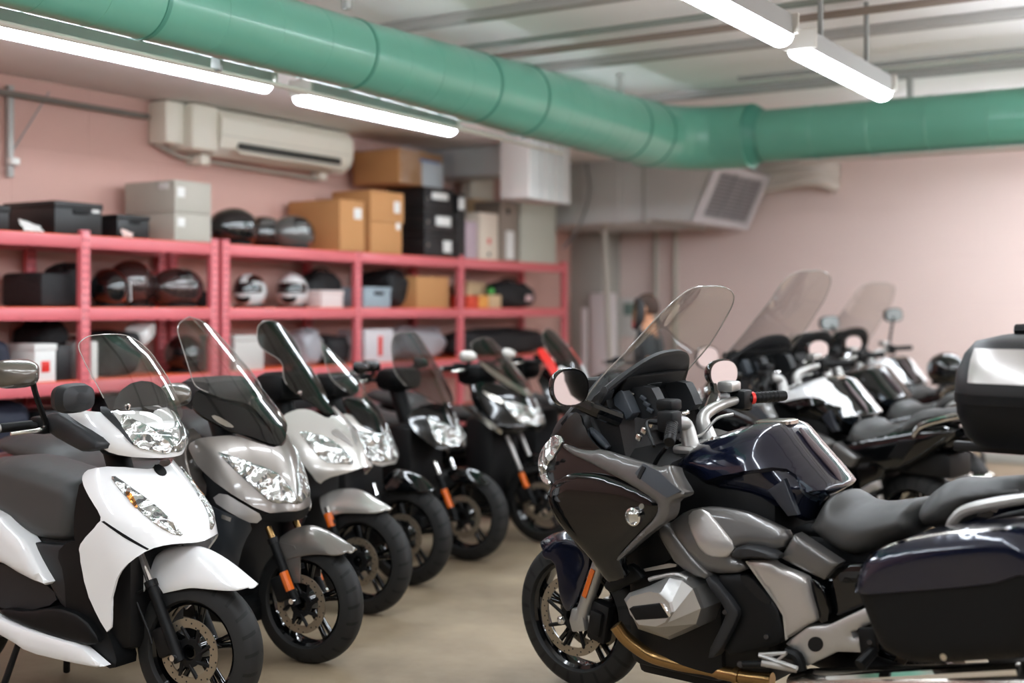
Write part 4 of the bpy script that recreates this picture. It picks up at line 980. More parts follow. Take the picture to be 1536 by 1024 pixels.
tourer('black tourer with a white tank band, directly behind the midnight blue motorcycle', fr_at(1240, 7.6, (-.8, 0), 158, 3), True, M_BLK, True, screen_up=.15, group=GRP_T, panniers=False)
tourer('plain black tourer between the two tourers with white tank bands', fr_at(1298, 9.05, (-.8, 0), 160, 3), False, M_BLK, False, screen_up=-.25, group=GRP_T, screen_m=G_TINT, panniers=False)
tourer('farthest black tourer with white tank band and a mirror on a thin stalk', fr_at(1335, 10.8, (-.8, 0), 150, 3), False, M_BLK, True, screen_up=.15, group=GRP_T, mirrors=False, bar_mirror=True, panniers=False)
# ================================================================ SCOOTERS (left-hand row)
class Scoot:
    """a scooter in its own frame: forward +x, left +y; the side nearest the camera is the right one (-y)"""
    def __init__(s, label, fr, paint, group, nose, wu=.34, rw=.265, ww=.115, spokes=5, steer=-6, disc=.12, wheelbase=1.34, rim=None, name='scooter'):
        s.fr = fr; s.t = thing(name, label, name, matrix=fr.matrix(), group=group); s.paint = paint
        s.N = nose_surf(nose, wu, .8, n=120); s.nose = nose
        n0 = s.N.normal(.2, (nose[0][0]+nose[-1][0])/2); s.sg = 1 if n0[1] > 0 else -1
        s.rw = rw; s.wheelbase = wheelbase
        w = wheel(s.t, 'front_wheel', 0, rw, rw, ww, spokes, disc, (-1,), rim or M_BLK, steer)
        wheel(s.t, 'rear_wheel', -wheelbase, rw, rw, ww+.02, spokes, .1, (), rim or M_BLK, 0)
    def surf(s, fn, u0, u1, v0, v1, n=70): return Surf(fn, u0, u1, v0, v1, n, n)
    def skin(s, name, pts, m, S=None, mirror='both', lift=0, thick=.012, bulge=0, edge=.03, ck=1, h=.018, par=None, sg=None, half=False, p=2, ang=40):
        """trace pixel points onto S; mirror 'both' = a second copy on the other side; half = outline is the near half up to the centre line"""
        S = S or s.N; sg = s.sg if sg is None else sg
        uv = [S.hit(s.fr, *q) for q in pts]
        if half:      # outline from the centre line round the near side and back to the centre line
            uv = [(min(u, 0), v) for u, v in uv]; uv[0] = (0, uv[0][1]); uv[-1] = (0, uv[-1][1])
            uv = uv+[(-u, v) for u, v in uv[-2:0:-1]]
        poly = chaikin(uv, ck)
        vf = shell(S, poly, h, thick, lift, bulge, edge, flip=sg, p=p)
        o = mk(name, *vf, m, par or s.t, ang=ang)
        if mirror == 'both' and not half: mk(name, *mir(vf), m, par or s.t, ang=ang)
        return o
    def P(s, pts, l): return [s.fr.xz(q[0], q[1], q[2] if len(q) > 2 else l) for q in pts]
    def side(s, name, pts, l, m, both=True, ck=1, **k):
        poly = chaikin(s.P(pts, l), ck); ab = -l
        vf = shell(side_only(l), poly, k.get('h', .022), k.get('thick', .02), k.get('lift', 0), k.get('bulge', 0), k.get('edge', .03), flip=1)
        o = mk(name, *vf, m, s.t)
        if both: mk(name, *mir(vf), m, s.t)
        return o
    def fork(s, top, kink, bot, l=.085, r=.021, refl=None, chrome=M_CHR, slider=M_PLAST):
        fr = s.fr; A, B, C = (fr.at(*top, -l), fr.at(*kink, -l), fr.at(*bot, -l))
        d = (A-C)/np.linalg.norm(A-C); A = C+d*np.linalg.norm(A-C); B = C+d*np.linalg.norm(B-C)
        for sd in (-1, 1):
            q = lambda p: np.array([p[0], sd*l, p[2]])
            st = mk('fork_leg', *tube([q(C)-d*np.array([1, 0, 1])*.02, q(B)], [r, r*.95], 14), slider, s.t)
            mk('fork_tube', *tube([q(B), q(A)], r*.68, 12), chrome, st)
            mk('dust_seal', *tube([q(B)-d*.012, q(B)+d*.012], r*1.12, 14), M_DARK, st)
            mk('axle_bolt', *tube([q(C)+np.array([0, sd*(r+.01), 0]), q(C)], .012, 12), M_CHR, st)
            mk('brake_caliper', *xf(box(-.04, .04, -.02, .03, -.055, .055, .012), (C[0]-.085, sd*.075, C[2]+.04), (0, radians(-25), 0)), M_DARK, st)
            if refl:
                E_, F_ = fr.at(*refl[0], -l), fr.at(*refl[1], -l)
                mk('reflector', *tube([q(C)+d*np.linalg.norm(E_-C)+np.array([0, sd*.006, 0]), q(C)+d*np.linalg.norm(F_-C)+np.array([0, sd*.006, 0])], r*1.02, 10), M_AMBER, st)
        return C
    def screen(s, prof, pts, m, c=1.2, edge=True, name='windscreen', em=None):
        """prof = [(z, x)] centre-line profile, pts = pixel outline of the near half from the top centre to the bottom centre"""
        zz = [q[0] for q in prof]; xx = [q[1] for q in prof]
        S = Surf(lambda l, z: (float(np.interp(z, zz, xx))-c*l*l, l, z), -.36, .36, zz[0]-.05, zz[-1]+.05, 70, 70)
        uv = [S.hit(s.fr, *q) for q in pts]; uv = [(min(u, 0), v) for u, v in uv]; uv[0] = (0, uv[0][1]); uv[-1] = (0, uv[-1][1])
        poly = chaikin(uv+[(-u, v) for u, v in uv[-2:0:-1]], 2)
        o = mk(name, *shell(S, poly, .03, .004, 0, 0, .01), m, s.t, ang=60)
        if edge:
            zs_ = [q[1] for q in poly]; zc = min(zs_)+.3*(max(zs_)-min(zs_)); k0 = int(np.argmin(zs_))
            R = [S.fn(*q) for q in poly[k0:]+poly[:k0] if q[1] > zc]; mk('screen_edge', *tube(R, .002, 6), em or G_EDGE, o)
        s.S = S; return o
    def seat_tail(s, zs=.78, paint=None, x0=-.52, x1=-1.75, w=.16):
        paint = paint or s.paint
        seat = [(x0, zs-.03), (x0-.08, zs+.03), (x0-.35, zs), (x0-.6, zs+.02), (x0-.68, zs+.1), (x1+.1, zs+.12), (x1+.02, zs+.08), (x1+.06, zs+.02), (x0-.6, zs-.08), (x0-.2, zs-.12), (x0-.02, zs-.1)]
        mk('seat', *inflate(chaikin(seat, 2), w, .02, .08, 2.4), M_SEAT, s.t, ang=110)
        body = [(x0-.02, zs-.13), (x0-.25, zs-.14), (x0-.65, zs-.1), (x1+.05, zs+.02), (x1-.12, zs-.0), (x1-.05, zs-.12), (x1+.25, zs-.28), (x0-.35, zs-.42), (x0-.05, zs-.4)]
        mk('tail_body', *inflate(chaikin(body, 2), w+.03, .02, .09, 2.3), paint, s.t, ang=110)
        mk('tail_light', *box(x1-.1, x1-.06, -.08, .08, zs-.08, zs-.02, .01), M_RED, s.t)
        mk('engine_unit', *join(box(-s.wheelbase-.1, -.72, .06, .16, .2, .42, .04), box(-1.05, -.62, -.12, .1, .18, .42, .05)), M_DARK, s.t)
        mk('exhaust', *tube([(-.75, -.1, .24), (-1.0, -.17, .24), (-1.45, -.19, .32), (-1.6, -.19, .35)], [.02, .05, .06, .05], 14, 3), M_PLAST2, s.t)
        mk('step_body', *box(-.75, -.22, -.17, .17, .16, .27, .03), M_PLAST, s.t)
        mk('centre_stand', *tube([(-1.0, -.16, .012), (-.95, -.12, .2), (-.95, .12, .2), (-1.0, .16, .012)], .014, 8), M_DARK, s.t)
        return s
    def bars(s, x, z, w=.36, mx=.3, mz=.14, mirrors=True, mw=.17, mh=.1, chrome=False, rise=.02, mm=None, lever=True):
        t = s.t
        hb = mk('handlebar', *tube([(x-.06, -w+.1, z+rise), (x, -.12, z+.005), (x+.01, 0, z), (x, .12, z+.005), (x-.06, w-.1, z+rise)], .013, 10, 5), M_DARK, t)
        for sd in (-1, 1):
            mk('grip', *tube([(x-.06, sd*(w-.12), z+rise), (x-.085, sd*w, z+rise-.004)], .018, 14), M_PLAST, hb)
            mk('bar_end', *tube([(x-.085, sd*w, z+rise-.004), (x-.088, sd*(w+.02), z+rise-.004)], .016, 12), M_ALU, hb)
            mk('switch_cluster', *box(x-.085, x-.01, sd*(w-.16)-.03, sd*(w-.16)+.03, z+rise-.035, z+rise+.03, .012), M_PLAST, hb)
            if lever: mk('brake_lever', *tube([(x-.01, sd*(w-.14), z+rise-.005), (x+.03, sd*(w-.08), z+rise-.012), (x+.0, sd*(w+.02), z+rise-.02)], [.009, .008, .007], 8, 5), M_STEEL, hb)
            if mirrors:
                c = (x+.06, sd*(w+mx-.28), z+mz)
                m = mirror_part(t, c, (-1, -sd*.25, .05), mw, mh, mm or M_BLK, 'mirror', [(x-.01, sd*(w-.16), z+rise), (x+.04, sd*(w-.14), z+mz*.55), (c[0]+.03, c[1]-sd*.02, c[2]-.01)])
        return hb
GRP_S = 'scooters parked side by side along the red rack'
def arch_core(s, x0=-.45, x1=-.1, w=.16, z0=.3, z1=.85):
    """dark structure behind the leg shield and steering head"""
    mk('inner_body', *join(box(x0, x1-.08, -w, w, z0, z1-.1, .05), tube([(x0+.1, 0, z1-.2), (x0-.02, 0, z1+.12)], .05, 12)), M_DARK, s.t)
# ---------------------------------------------------------------- white scooter, nearest
def white_scooter():
    fr = Frame(-3.47, 3.38, 2, 0)
    nose = [(.28, -.06, .2, .16, 2), (.45, .0, .215, .2, 2), (.6, .02, .23, .24, 2), (.66, .005, .235, .25, 2.1), (.75, -.035, .235, .25, 2.2), (.83, -.12, .225, .22, 2.2), (.9, -.19, .2, .18, 2.2), (.95, -.24, .17, .14, 2.2)]
    s = Scoot('white scooter with a clear screen, nearest of the scooters by the red rack', fr, M_WHITE, GRP_S, nose, .34, .265, .12, 5, 8, .125)
    t = s.t
    front = [(238, 693), (222, 690), (171, 698), (135, 702), (124, 711), (123, 722), (134, 744), (151, 772), (150, 784), (122, 812), (117, 828), (128, 886), (146, 925), (165, 955), (166, 900), (169, 888), (177, 862), (197, 840), (224, 823), (252, 816), (278, 814), (300, 813)]
    s.skin('front_fairing', front, M_WHITE, half=True, h=.016, thick=.01)
    s.skin('indicator', [(165, 715), (176, 714), (222, 748), (241, 765), (263, 788), (277, 806), (250, 798), (222, 779), (195, 752), (177, 731)], M_LENS, lift=.004, bulge=.004, edge=.01, h=.012)
    s.skin('indicator_bulb', [(187, 737), (198, 741), (207, 760), (204, 764), (193, 750)], M_AMBL, lift=.009, h=.012)
    s.skin('panel_gap', [(152, 782), (156, 781), (190, 803), (224, 823), (221, 825), (186, 806)], M_PLAST, lift=.001, h=.02, ck=0, thick=.006)
    s.skin('badge', [(241, 697), (231, 697), (230, 704), (237, 712), (247, 714)], M_PLAST, half=True, lift=.004, h=.012)
    arch_core(s, -.42, -.12, .15, .25, .86)
    fender_tr(fr, [(229, 838), (250, 822), (280, 818), (305, 821), (335, 838), (360, 860), (379, 880)], [(244, 888), (262, 884), (285, 880), (310, 882), (335, 885), (360, 887), (377, 886)], .075, M_WHITE, t)
    s.side('fender_tail', [(193, 880), (214, 850), (220, 876), (210, 900), (193, 924)], -.085, M_WHITE, thick=.005, ck=0)
    s.fork((211, 832), (229, 874), (267, 984), .095, .022)
    mk('brake_hose', *tube([fr.at(*q, -.11) for q in ((214, 885), (203, 893), (206, 905), (222, 945), (228, 965))], .005, 6, 5), M_DARK, t)
    # bar cowl with headlamp
    cn = [(.935, -.17, .09, .1, 2.1), (.97, -.14, .16, .2, 2.1), (1.02, -.145, .2, .24, 2.2), (1.08, -.18, .21, .24, 2.2), (1.13, -.24, .2, .2, 2.2), (1.16, -.3, .17, .15, 2.2)]
    C = nose_surf(cn, .3, .25, n=100)
    s.skin('bar_cowl', [(250, 622), (234, 617), (205, 615), (172, 617), (146, 618), (108, 611), (90, 615), (117, 638), (141, 656), (157, 676), (184, 684), (234, 687), (244, 687)], M_WHITE, S=C, half=True, h=.014)
    s.skin('headlamp', [(258, 638), (247, 643), (240, 645), (223, 640), (193, 626), (183, 621), (179, 637), (193, 655), (203, 671), (223, 676), (246, 681), (254, 678)], M_LENS, S=C, half=True, lift=.004, bulge=.004, edge=.012, h=.012)
    s.skin('cowl_strip', [(146, 608), (164, 612), (190, 648), (207, 671), (196, 665), (172, 637)], M_PLAST2, S=C, lift=.006, h=.014)
    mk('cowl_core', *inflate([(-.2, .96), (-.2, 1.1), (-.3, 1.14), (-.45, 1.1), (-.5, 1.02), (-.42, .96)], .13, .03, .06), M_PLAST, t)
    s.side('bar_cover', [(53, 629), (86, 616), (100, 626), (141, 652), (155, 672), (129, 679), (111, 670), (79, 652)], -.225, M_PLAST2, thick=.12, bulge=.02, edge=.03)
    hb = s.bars(-.52, 1.07, .4, .3, .14, mirrors=False)
    # mirrors
    for sd in (-1, 1):
        c = fr.at(20, 560, -.5) if sd < 0 else fr.at(257, 592, .4)
        nn = (-1, -.1, .05)
        q0 = np.array([-.5, sd*.28, 1.1])
        mirror_part(t, c, (-1, -sd*.15, .05), .17, .1, mat('mirror_shell_grey', (92, 86, 78), .25, .3, .8), 'mirror', [q0, (q0+c)/2+np.array([.03, 0, .02]), c+np.array([.05, -sd*.04, -.02])])
    s.screen([(1.05, -.17), (1.15, -.22), (1.25, -.29), (1.35, -.38), (1.43, -.48)], [(164, 501), (145, 502), (132, 504), (119, 512), (117, 522), (124, 538), (140, 568), (158, 602), (168, 622), (185, 634), (215, 640), (238, 640)], G_CLEAR, 1.6)
    mk('dash_cover', *loft([[(-.26+.03*cos(a)*0, .13*k*cos(a), 1.16+.1*k*sin(a)) if False else (-.3-.06*(1-k), .14*k*cos(a), 1.15+.1*k*max(0, sin(a))) for a in np.linspace(0, 2*pi, 17)[:-1]] for k in (1, .9, .5)]), M_PLAST2, t)
    mk('screen_bolt', *xf(lathe([(0, 0), (.012, 0), (.012, .008), (0, .01)], 12, 'x', False), tuple(s.S.fn(-.12, 1.16))), M_CHR, t)
    mk('hand_guard', *loft([[(-.33+.06*k0, -.3+px*k, 1.2+py*k) for px, py in sell(0, 0, .085, .055, 24, 3)] for k0, k in ((-.8, .5), (-.5, .9), (0, 1), (.5, .85), (.8, .4))]), M_PLAST2, t)
    # leg shield, floor, seat, tail
    s.side('leg_shield', [(121, 716), (134, 744), (151, 774), (151, 783), (122, 812), (117, 828), (110, 800), (112, 760)], -.19, M_PLAST, thick=.12)
    s.side('leg_shield_lower', [(122, 812), (117, 828), (128, 886), (146, 925), (165, 955), (178, 1000), (160, 1003), (122, 965), (100, 930), (96, 860), (84, 830), (100, 812)], -.175, M_PLAST, thick=.1)
    s.side('tunnel', [(42, 812), (90, 818), (118, 815), (118, 850), (128, 900), (128, 925), (96, 912), (80, 884), (62, 850)], -.16, M_PLAST2, thick=.1, bulge=.01)
    s.side('floor_board', [(0, 912), (40, 918), (84, 910), (126, 925), (150, 960), (140, 968), (110, 963), (60, 948), (0, 922)], -.2, M_PLAST, thick=.14, bulge=.01)
    s.side('lower_sill', [(0, 926), (30, 940), (80, 956), (120, 967), (140, 984), (163, 1004), (100, 992), (42, 978), (20, 962), (-40, 930), (-40, 908)], -.21, M_WHITE, thick=.03, bulge=.012, edge=.02)
    s.side('tail_panel', [(0, 770), (20, 792), (42, 812), (60, 848), (80, 881), (40, 865), (0, 840), (-120, 800), (-190, 740), (-120, 720)], -.195, M_WHITE, thick=.06, bulge=.025, edge=.04)
    s.side('tail_lower', [(0, 842), (40, 866), (80, 882), (86, 905), (40, 916), (0, 912), (-100, 880), (-100, 830)], -.16, M_PLAST2, thick=.1)
    seat = s.P([(-190, 735), (-100, 700), (-40, 690), (0, 686), (22, 686), (60, 698), (100, 712), (114, 716), (124, 735), (127, 765), (122, 800), (116, 816), (90, 819), (45, 810), (0, 768), (-100, 760)], -.12)
    mk('seat', *inflate(chaikin(seat, 2), .165, .016, .08, 2.4), M_SEAT, t, ang=110)
    mk('engine_unit', *box(-1.45, -.8, -.1, .12, .2, .5, .05), M_DARK, t)
    mk('body_core', *box(-1.3, -.5, -.13, .13, .3, .66, .05), M_DARK, t)
    mk('exhaust', *tube([(-.8, -.1, .25), (-1.1, -.17, .26), (-1.5, -.19, .34)], [.02, .05, .055], 14, 3), M_PLAST2, t)
    mk('centre_stand', *tube([(-.9, -.16, .012), (-.85, -.12, .2), (-.85, .12, .2), (-.9, .16, .012)], .014, 8), M_DARK, t)
white_scooter()
# ---------------------------------------------------------------- grey maxi scooter
def grey_scooter():
    fr = Frame(-3.63, 4.18, 4, 0)
    nose = [(.3, -.2, .24, .2, 2), (.5, -.12, .27, .26, 2), (.63, -.06, .28, .3, 1.9), (.68, -.062, .285, .3, 1.9), (.76, -.09, .29, .3, 1.9), (.85, -.13, .29, .3, 1.9), (.95, -.19, .28, .28, 2), (1.02, -.26, .26, .25, 2), (1.08, -.34, .23, .22, 2)]
    s = Scoot('grey metallic maxi scooter with a tall clear screen behind the white scooter', fr, M_GUN, GRP_S, nose, .4, .265, .115, 5, 1, .125)
    t = s.t; gp = M_GUN
    s.skin('front_fairing', [(428, 666), (410, 671), (382, 663), (354, 652), (320, 654), (297, 657), (283, 666), (283, 674), (295, 697), (330, 730), (396, 770), (430, 767), (457, 764)], gp, half=True, h=.016)
    s.skin('headlamp', [(324, 677), (337, 680), (372, 692), (401, 702), (420, 712), (438, 735), (449, 757), (433, 754), (410, 755), (398, 747), (363, 716), (340, 693)], M_LENS, lift=.004, bulge=.005, edge=.012, h=.012)
    s.skin('nose_tip', [(429, 650), (423, 655), (418, 668), (426, 673), (433, 674)], M_SILV, half=True, lift=.006, h=.012)
    s.skin('lower_trim', [(316, 749), (333, 737), (365, 756), (396, 775), (382, 787), (350, 772)], M_SILV, lift=.002, h=.016)
    s.skin('side_cowl', [(290, 745), (318, 760), (350, 773), (382, 787), (366, 815), (357, 850), (352, 880), (330, 870), (300, 815)], mat('dark_slate_paint', (36, 40, 44), .35, 0, .4), h=.02, lift=-.002)
    s.skin('side_badge', [(333, 771), (347, 776), (346, 782), (332, 777)], M_STEEL, lift=.003, thick=.004, h=.02, ck=0)
    s.skin('under_nose', [(457, 764), (430, 768), (396, 772), (388, 782), (420, 784), (452, 780)], M_PLAST, half=True, lift=-.006, h=.02)
    arch_core(s, -.5, -.2, .2, .25, .95)
    s.skin('front_cover', [(420, 654), (400, 640), (372, 600), (335, 599), (318, 590), (297, 581), (285, 606), (300, 622), (322, 634), (346, 646), (373, 653), (400, 664), (418, 668)], M_BLK, S=s.surf(lambda l, z: (float(np.interp(z, (.92, 1.0, 1.1, 1.2, 1.3), (-.16, -.22, -.32, -.42, -.5)))-1.3*l*l, l, z), -.34, .34, .92, 1.3), half=True, h=.016, sg=None)
    s.skin('cover_highlight', [(315, 624), (324, 622), (345, 634), (353, 642), (335, 639)], M_STEEL, S=s.surf(lambda l, z: (float(np.interp(z, (.92, 1.0, 1.1, 1.2, 1.3), (-.16, -.22, -.32, -.42, -.5)))-1.3*l*l+.004, l, z), -.34, .34, .92, 1.3), h=.014, thick=.003)
    s.screen([(.95, -.17), (1.05, -.25), (1.15, -.35), (1.25, -.44), (1.35, -.54), (1.45, -.64), (1.5, -.69)], [(300, 474), (288, 475), (275, 479), (267, 487), (266, 498), (274, 522), (283, 552), (290, 575), (298, 583), (335, 598), (372, 604), (390, 620), (408, 640)], G_CLEAR, 1.5)
    mk('dash', *box(-.62, -.42, -.16, .16, 1.08, 1.22, .05), M_PLAST2, t)
    fender_tr(fr, [(424, 803), (440, 793), (456, 788), (472, 789), (495, 800), (515, 815), (527, 828)], [(430, 838), (450, 833), (470, 830), (490, 831), (505, 833), (518, 833), (527, 831)], .08, gp, t)
    s.side('fender_side', [(414, 812), (440, 818), (450, 832), (450, 874), (440, 874), (428, 850)], -.075, gp, thick=.005, ck=0)
    s.fork((402, 790), (411, 810), (443, 900), .095, .021, ((425, 858), (440, 884)), chrome=M_BRONZE)
    s.bars(-.62, 1.1, .36, .3, .16, mirrors=False)
    s.seat_tail(.8, gp, -.75, -1.85, .18)
    s.side('rear_side', [(262, 640), (281, 660), (283, 700), (300, 740), (280, 760), (255, 720)], -.26, gp, thick=.1, bulge=.02)
grey_scooter()
# ---------------------------------------------------------------- silver-white maxi scooter
def silver_scooter():
    fr = Frame(-3.98, 5.0, 4, 0)
    nose = [(.35, -.2, .22, .2, 2), (.55, -.1, .25, .25, 2), (.7, -.01, .27, .3, 1.9), (.75, -.012, .275, .3, 1.9), (.85, -.07, .28, .3, 1.9), (.93, -.14, .27, .28, 2), (1.0, -.22, .25, .25, 2), (1.08, -.32, .22, .22, 2)]
    s = Scoot('silver white scooter with a dark tinted screen beside the grey metallic one', fr, M_SILVW, GRP_S, nose, .4, .27, .115, 5, 0, .12)
    t = s.t; gp = M_SILVW
    s.skin('front_fairing', [(498, 622), (492, 628), (470, 616), (452, 612), (432, 618), (422, 626), (424, 645), (440, 672), (455, 700), (478, 728), (490, 717), (516, 710), (545, 699)], gp, half=True, h=.016)
    s.skin('headlamp', [(447, 646), (463, 649), (491, 656), (514, 672), (527, 688), (529, 696), (494, 695), (478, 686), (461, 665)], M_LENS, lift=.004, bulge=.005, edge=.012, h=.012)
    s.skin('lamp_bezel', [(497, 672), (512, 672), (527, 688), (529, 697), (512, 694)], M_PLAST, lift=.007, h=.012)
    s.skin('nose_crease', [(500, 640), (520, 655), (530, 668), (528, 670), (514, 660), (496, 650)], M_SILV, lift=.003, thick=.004, h=.012)
    arch_core(s, -.5, -.2, .2, .25, .95)
    s.screen([(.98, -.2), (1.08, -.3), (1.18, -.38), (1.28, -.46), (1.38, -.54), (1.47, -.61)], [(407, 480), (394, 482), (386, 489), (385, 510), (394, 525), (424, 541), (424, 563), (430, 578), (450, 596), (469, 604), (484, 619), (496, 622)], G_TINT, 1.5)
    mk('dash', *box(-.6, -.4, -.15, .15, 1.05, 1.2, .05), M_PLAST, t)
    mk('screen_bolt', *xf(lathe([(0, 0), (.012, 0), (.012, .01), (0, .012)], 12, 'x', False), tuple(s.S.fn(-.1, 1.1))), M_CHR, t)
    fender_tr(fr, [(484, 742), (500, 735), (520, 732), (540, 735), (558, 746), (572, 755), (582, 764)], [(488, 778), (500, 771), (515, 768), (535, 768), (555, 769), (570, 769), (582, 767)], .08, gp, t)
    s.fork((490, 760), (495, 785), (520, 855), .095, .021, ((490, 770), (497, 790)))
    s.bars(-.6, 1.1, .37, .3, .12, mm=M_SILVW, mirrors=False)
    s.seat_tail(.8, gp, -.75, -1.85, .18)
silver_scooter()
# ---------------------------------------------------------------- dark scooters farther along
def dark_scooter(label, fr, paint, lamp_pts, front_pts, scr, scr_c, nose, glassm, fork, fend=(112, 26), extra=None, fpaint=None, refl=None, steer=0, rw=.275, mirrors=True, mm=None, far_lamp=None, bars=(-.6, 1.08), name='scooter', chrome=M_CHR, scr_m=None):
    s = Scoot(label, fr, paint, GRP_S, nose, .4, rw, .115, 5, steer, .125)
    if front_pts: s.skin('front_fairing', front_pts, fpaint or paint, half=True, h=.018)
    if lamp_pts: s.skin('headlamp', lamp_pts, M_LENS, lift=.005, bulge=.006, edge=.014, h=.014)
    arch_core(s, -.5, -.2, .2, .25, .92)
    s.screen(scr_c, scr, glassm, 1.5)
    mk('dash', *box(-.6, -.4, -.14, .14, 1.02, 1.16, .05), M_PLAST, s.t)
    if isinstance(fend[0], list): fender_tr(fr, fend[0], fend[1], .08, paint, s.t)
    else: fender_loft(0, rw, rw+.035, .075, fend[0], fend[1], paint, s.t, flare=1.2, tipw=.3)
    s.fork(*fork, .095, .021, refl, chrome=chrome)
    s.bars(bars[0], bars[1], .33, .22, .1, mm=mm, mirrors=mirrors, mw=.12, mh=.075)
    s.seat_tail(.8, paint, -.75, -1.85, .18)
    if extra: extra(s)
    return s
stdn = lambda dx=0, dz=0: [(.35+dz, -.2+dx, .22, .2, 2), (.55+dz, -.1+dx, .26, .26, 2), (.66+dz, -.05+dx, .28, .3, 1.9), (.72+dz, -.06+dx, .28, .3, 1.9), (.82+dz, -.11+dx, .28, .3, 1.9), (.92+dz, -.17+dx, .27, .28, 2), (1.0+dz, -.25+dx, .24, .25, 2), (1.08+dz, -.34+dx, .2, .2, 2)]
sc = lambda dx=0, top=1.36: [(.88, -.18+dx), (1.0, -.28+dx), (1.1, -.37+dx), (1.2, -.47+dx), (1.3, -.57+dx), (top, -.63+dx)]
def ex4(s):
    s.skin('face_panel', [(584, 646), (574, 650), (550, 645), (535, 632), (518, 612), (513, 597), (540, 602), (562, 612), (578, 630)], M_BLK, half=True, lift=.008, h=.016)
dark_scooter('black scooter with a tall silver headlamp face next to the silver white scooter', Frame(-4.2, 5.66, 4, 0), M_BLK,
    [(529, 639), (544, 648), (574, 651), (582, 640), (594, 660), (597, 684), (586, 692), (558, 683), (549, 667), (535, 655)], [(588, 650), (574, 640), (545, 630), (520, 620), (512, 622), (515, 640), (530, 668), (548, 690), (570, 700), (595, 693)],
    [(487, 507), (483, 509), (481, 515), (487, 540), (495, 568), (515, 584), (542, 602), (558, 612), (570, 626)], sc(-.0, 1.38), stdn(-.07, .0), G_CLEAR, ((560, 725), (566, 745), (585, 815)), fend=([(580, 716), (590, 706), (600, 703), (614, 706), (630, 714), (641, 726), (648, 735)], [(580, 738), (590, 738), (602, 738), (615, 738), (630, 738), (640, 738), (648, 738)]), extra=ex4, fpaint=M_SILVW, mm=M_BLK)
dark_scooter('glossy black scooter with a bright screen streak and orange fork reflectors, fifth from the camera', Frame(-4.3, 6.4, 4, 0), M_BLK,
    [(638, 622), (652, 629), (676, 639), (687, 652), (691, 669), (672, 670), (652, 663), (646, 643)], [(682, 612), (664, 606), (648, 604), (626, 610), (610, 620), (616, 640), (635, 660), (660, 676), (695, 675)],
    [(614, 499), (600, 498), (590, 503), (586, 516), (588, 540), (592, 560), (608, 578), (624, 588), (650, 602), (678, 614)], [(.88, -.1), (1.0, -.17), (1.1, -.23), (1.2, -.3), (1.3, -.37), (1.4, -.44)], stdn(.0, .0), G_SMOKE, ((651, 692), (657, 716), (683, 776)), fend=([(673, 706), (685, 701), (696, 700), (706, 701), (722, 709), (732, 718), (738, 724)], [(680, 722), (688, 724), (698, 725), (708, 725), (720, 726), (730, 726), (737, 725)]), refl=((661, 737), (675, 762)))
def ex6(s):
    s.skin('screen_trim', [(720, 541), (728, 546), (757, 567), (789, 586), (800, 589), (798, 594), (786, 593), (752, 574), (722, 550)], M_STEEL, S=s.S, lift=.004, h=.016)
    s.skin('side_strip', [(690, 606), (698, 607), (730, 628), (754, 646), (752, 652), (724, 634)], M_STEEL, lift=.006, h=.016)
    s.skin('lamp_strip', [(722, 586), (730, 588), (755, 600), (756, 607), (735, 598)], M_STEEL, lift=.006, h=.016)
dark_scooter('black scooter with silver screen trim and a pale fork leg, sixth from the camera', Frame(-4.2, 7.15, 4, 0), M_BLK,
    [(752, 601), (772, 603), (797, 612), (808, 622), (809, 639), (789, 638), (772, 629), (761, 614)], [(802, 592), (785, 592), (756, 580), (725, 570), (705, 578), (706, 600), (730, 630), (760, 650), (806, 645)],
    [(735, 506), (722, 506), (709, 512), (706, 520), (712, 535), (722, 545), (757, 571), (789, 590), (800, 591)], [(.9, -.06), (1.0, -.14), (1.1, -.23), (1.2, -.32), (1.3, -.42), (1.36, -.47)], stdn(.02, .08), G_SMOKE, ((760, 653), (783, 707), (800, 752)), refl=((783, 708), (789, 732)), extra=ex6, mm=M_SILVW, bars=(-.5, 1.12), chrome=M_SILV)
def ex7(s):
    s.skin('red_flash', [(803, 526), (812, 522), (821, 531), (839, 560), (836, 570), (825, 560)], M_RED, S=s.S, lift=.01, h=.016, thick=.006)
    s.skin('white_flash', [(835, 548), (850, 554), (878, 574), (878, 588), (845, 572)], M_WHITE, S=s.S, lift=.01, h=.016, thick=.006)
dark_scooter('black scooter with red and white flashes beside its tinted screen', Frame(-4.32, 7.92, 4, 0), M_BLK,
    None, [(884, 575), (860, 555), (840, 540), (815, 520), (800, 520), (800, 560), (820, 600), (850, 620), (886, 620)],
    [(832, 489), (820, 492), (811, 500), (819, 526), (838, 547), (860, 560), (880, 574)], [(.95, .03), (1.05, -.02), (1.15, -.08), (1.25, -.16), (1.35, -.26), (1.42, -.33)], stdn(.12, .1), G_TINT, ((850, 660), (858, 690), (875, 745)), extra=ex7, mirrors=False, bars=(-.4, 1.14))

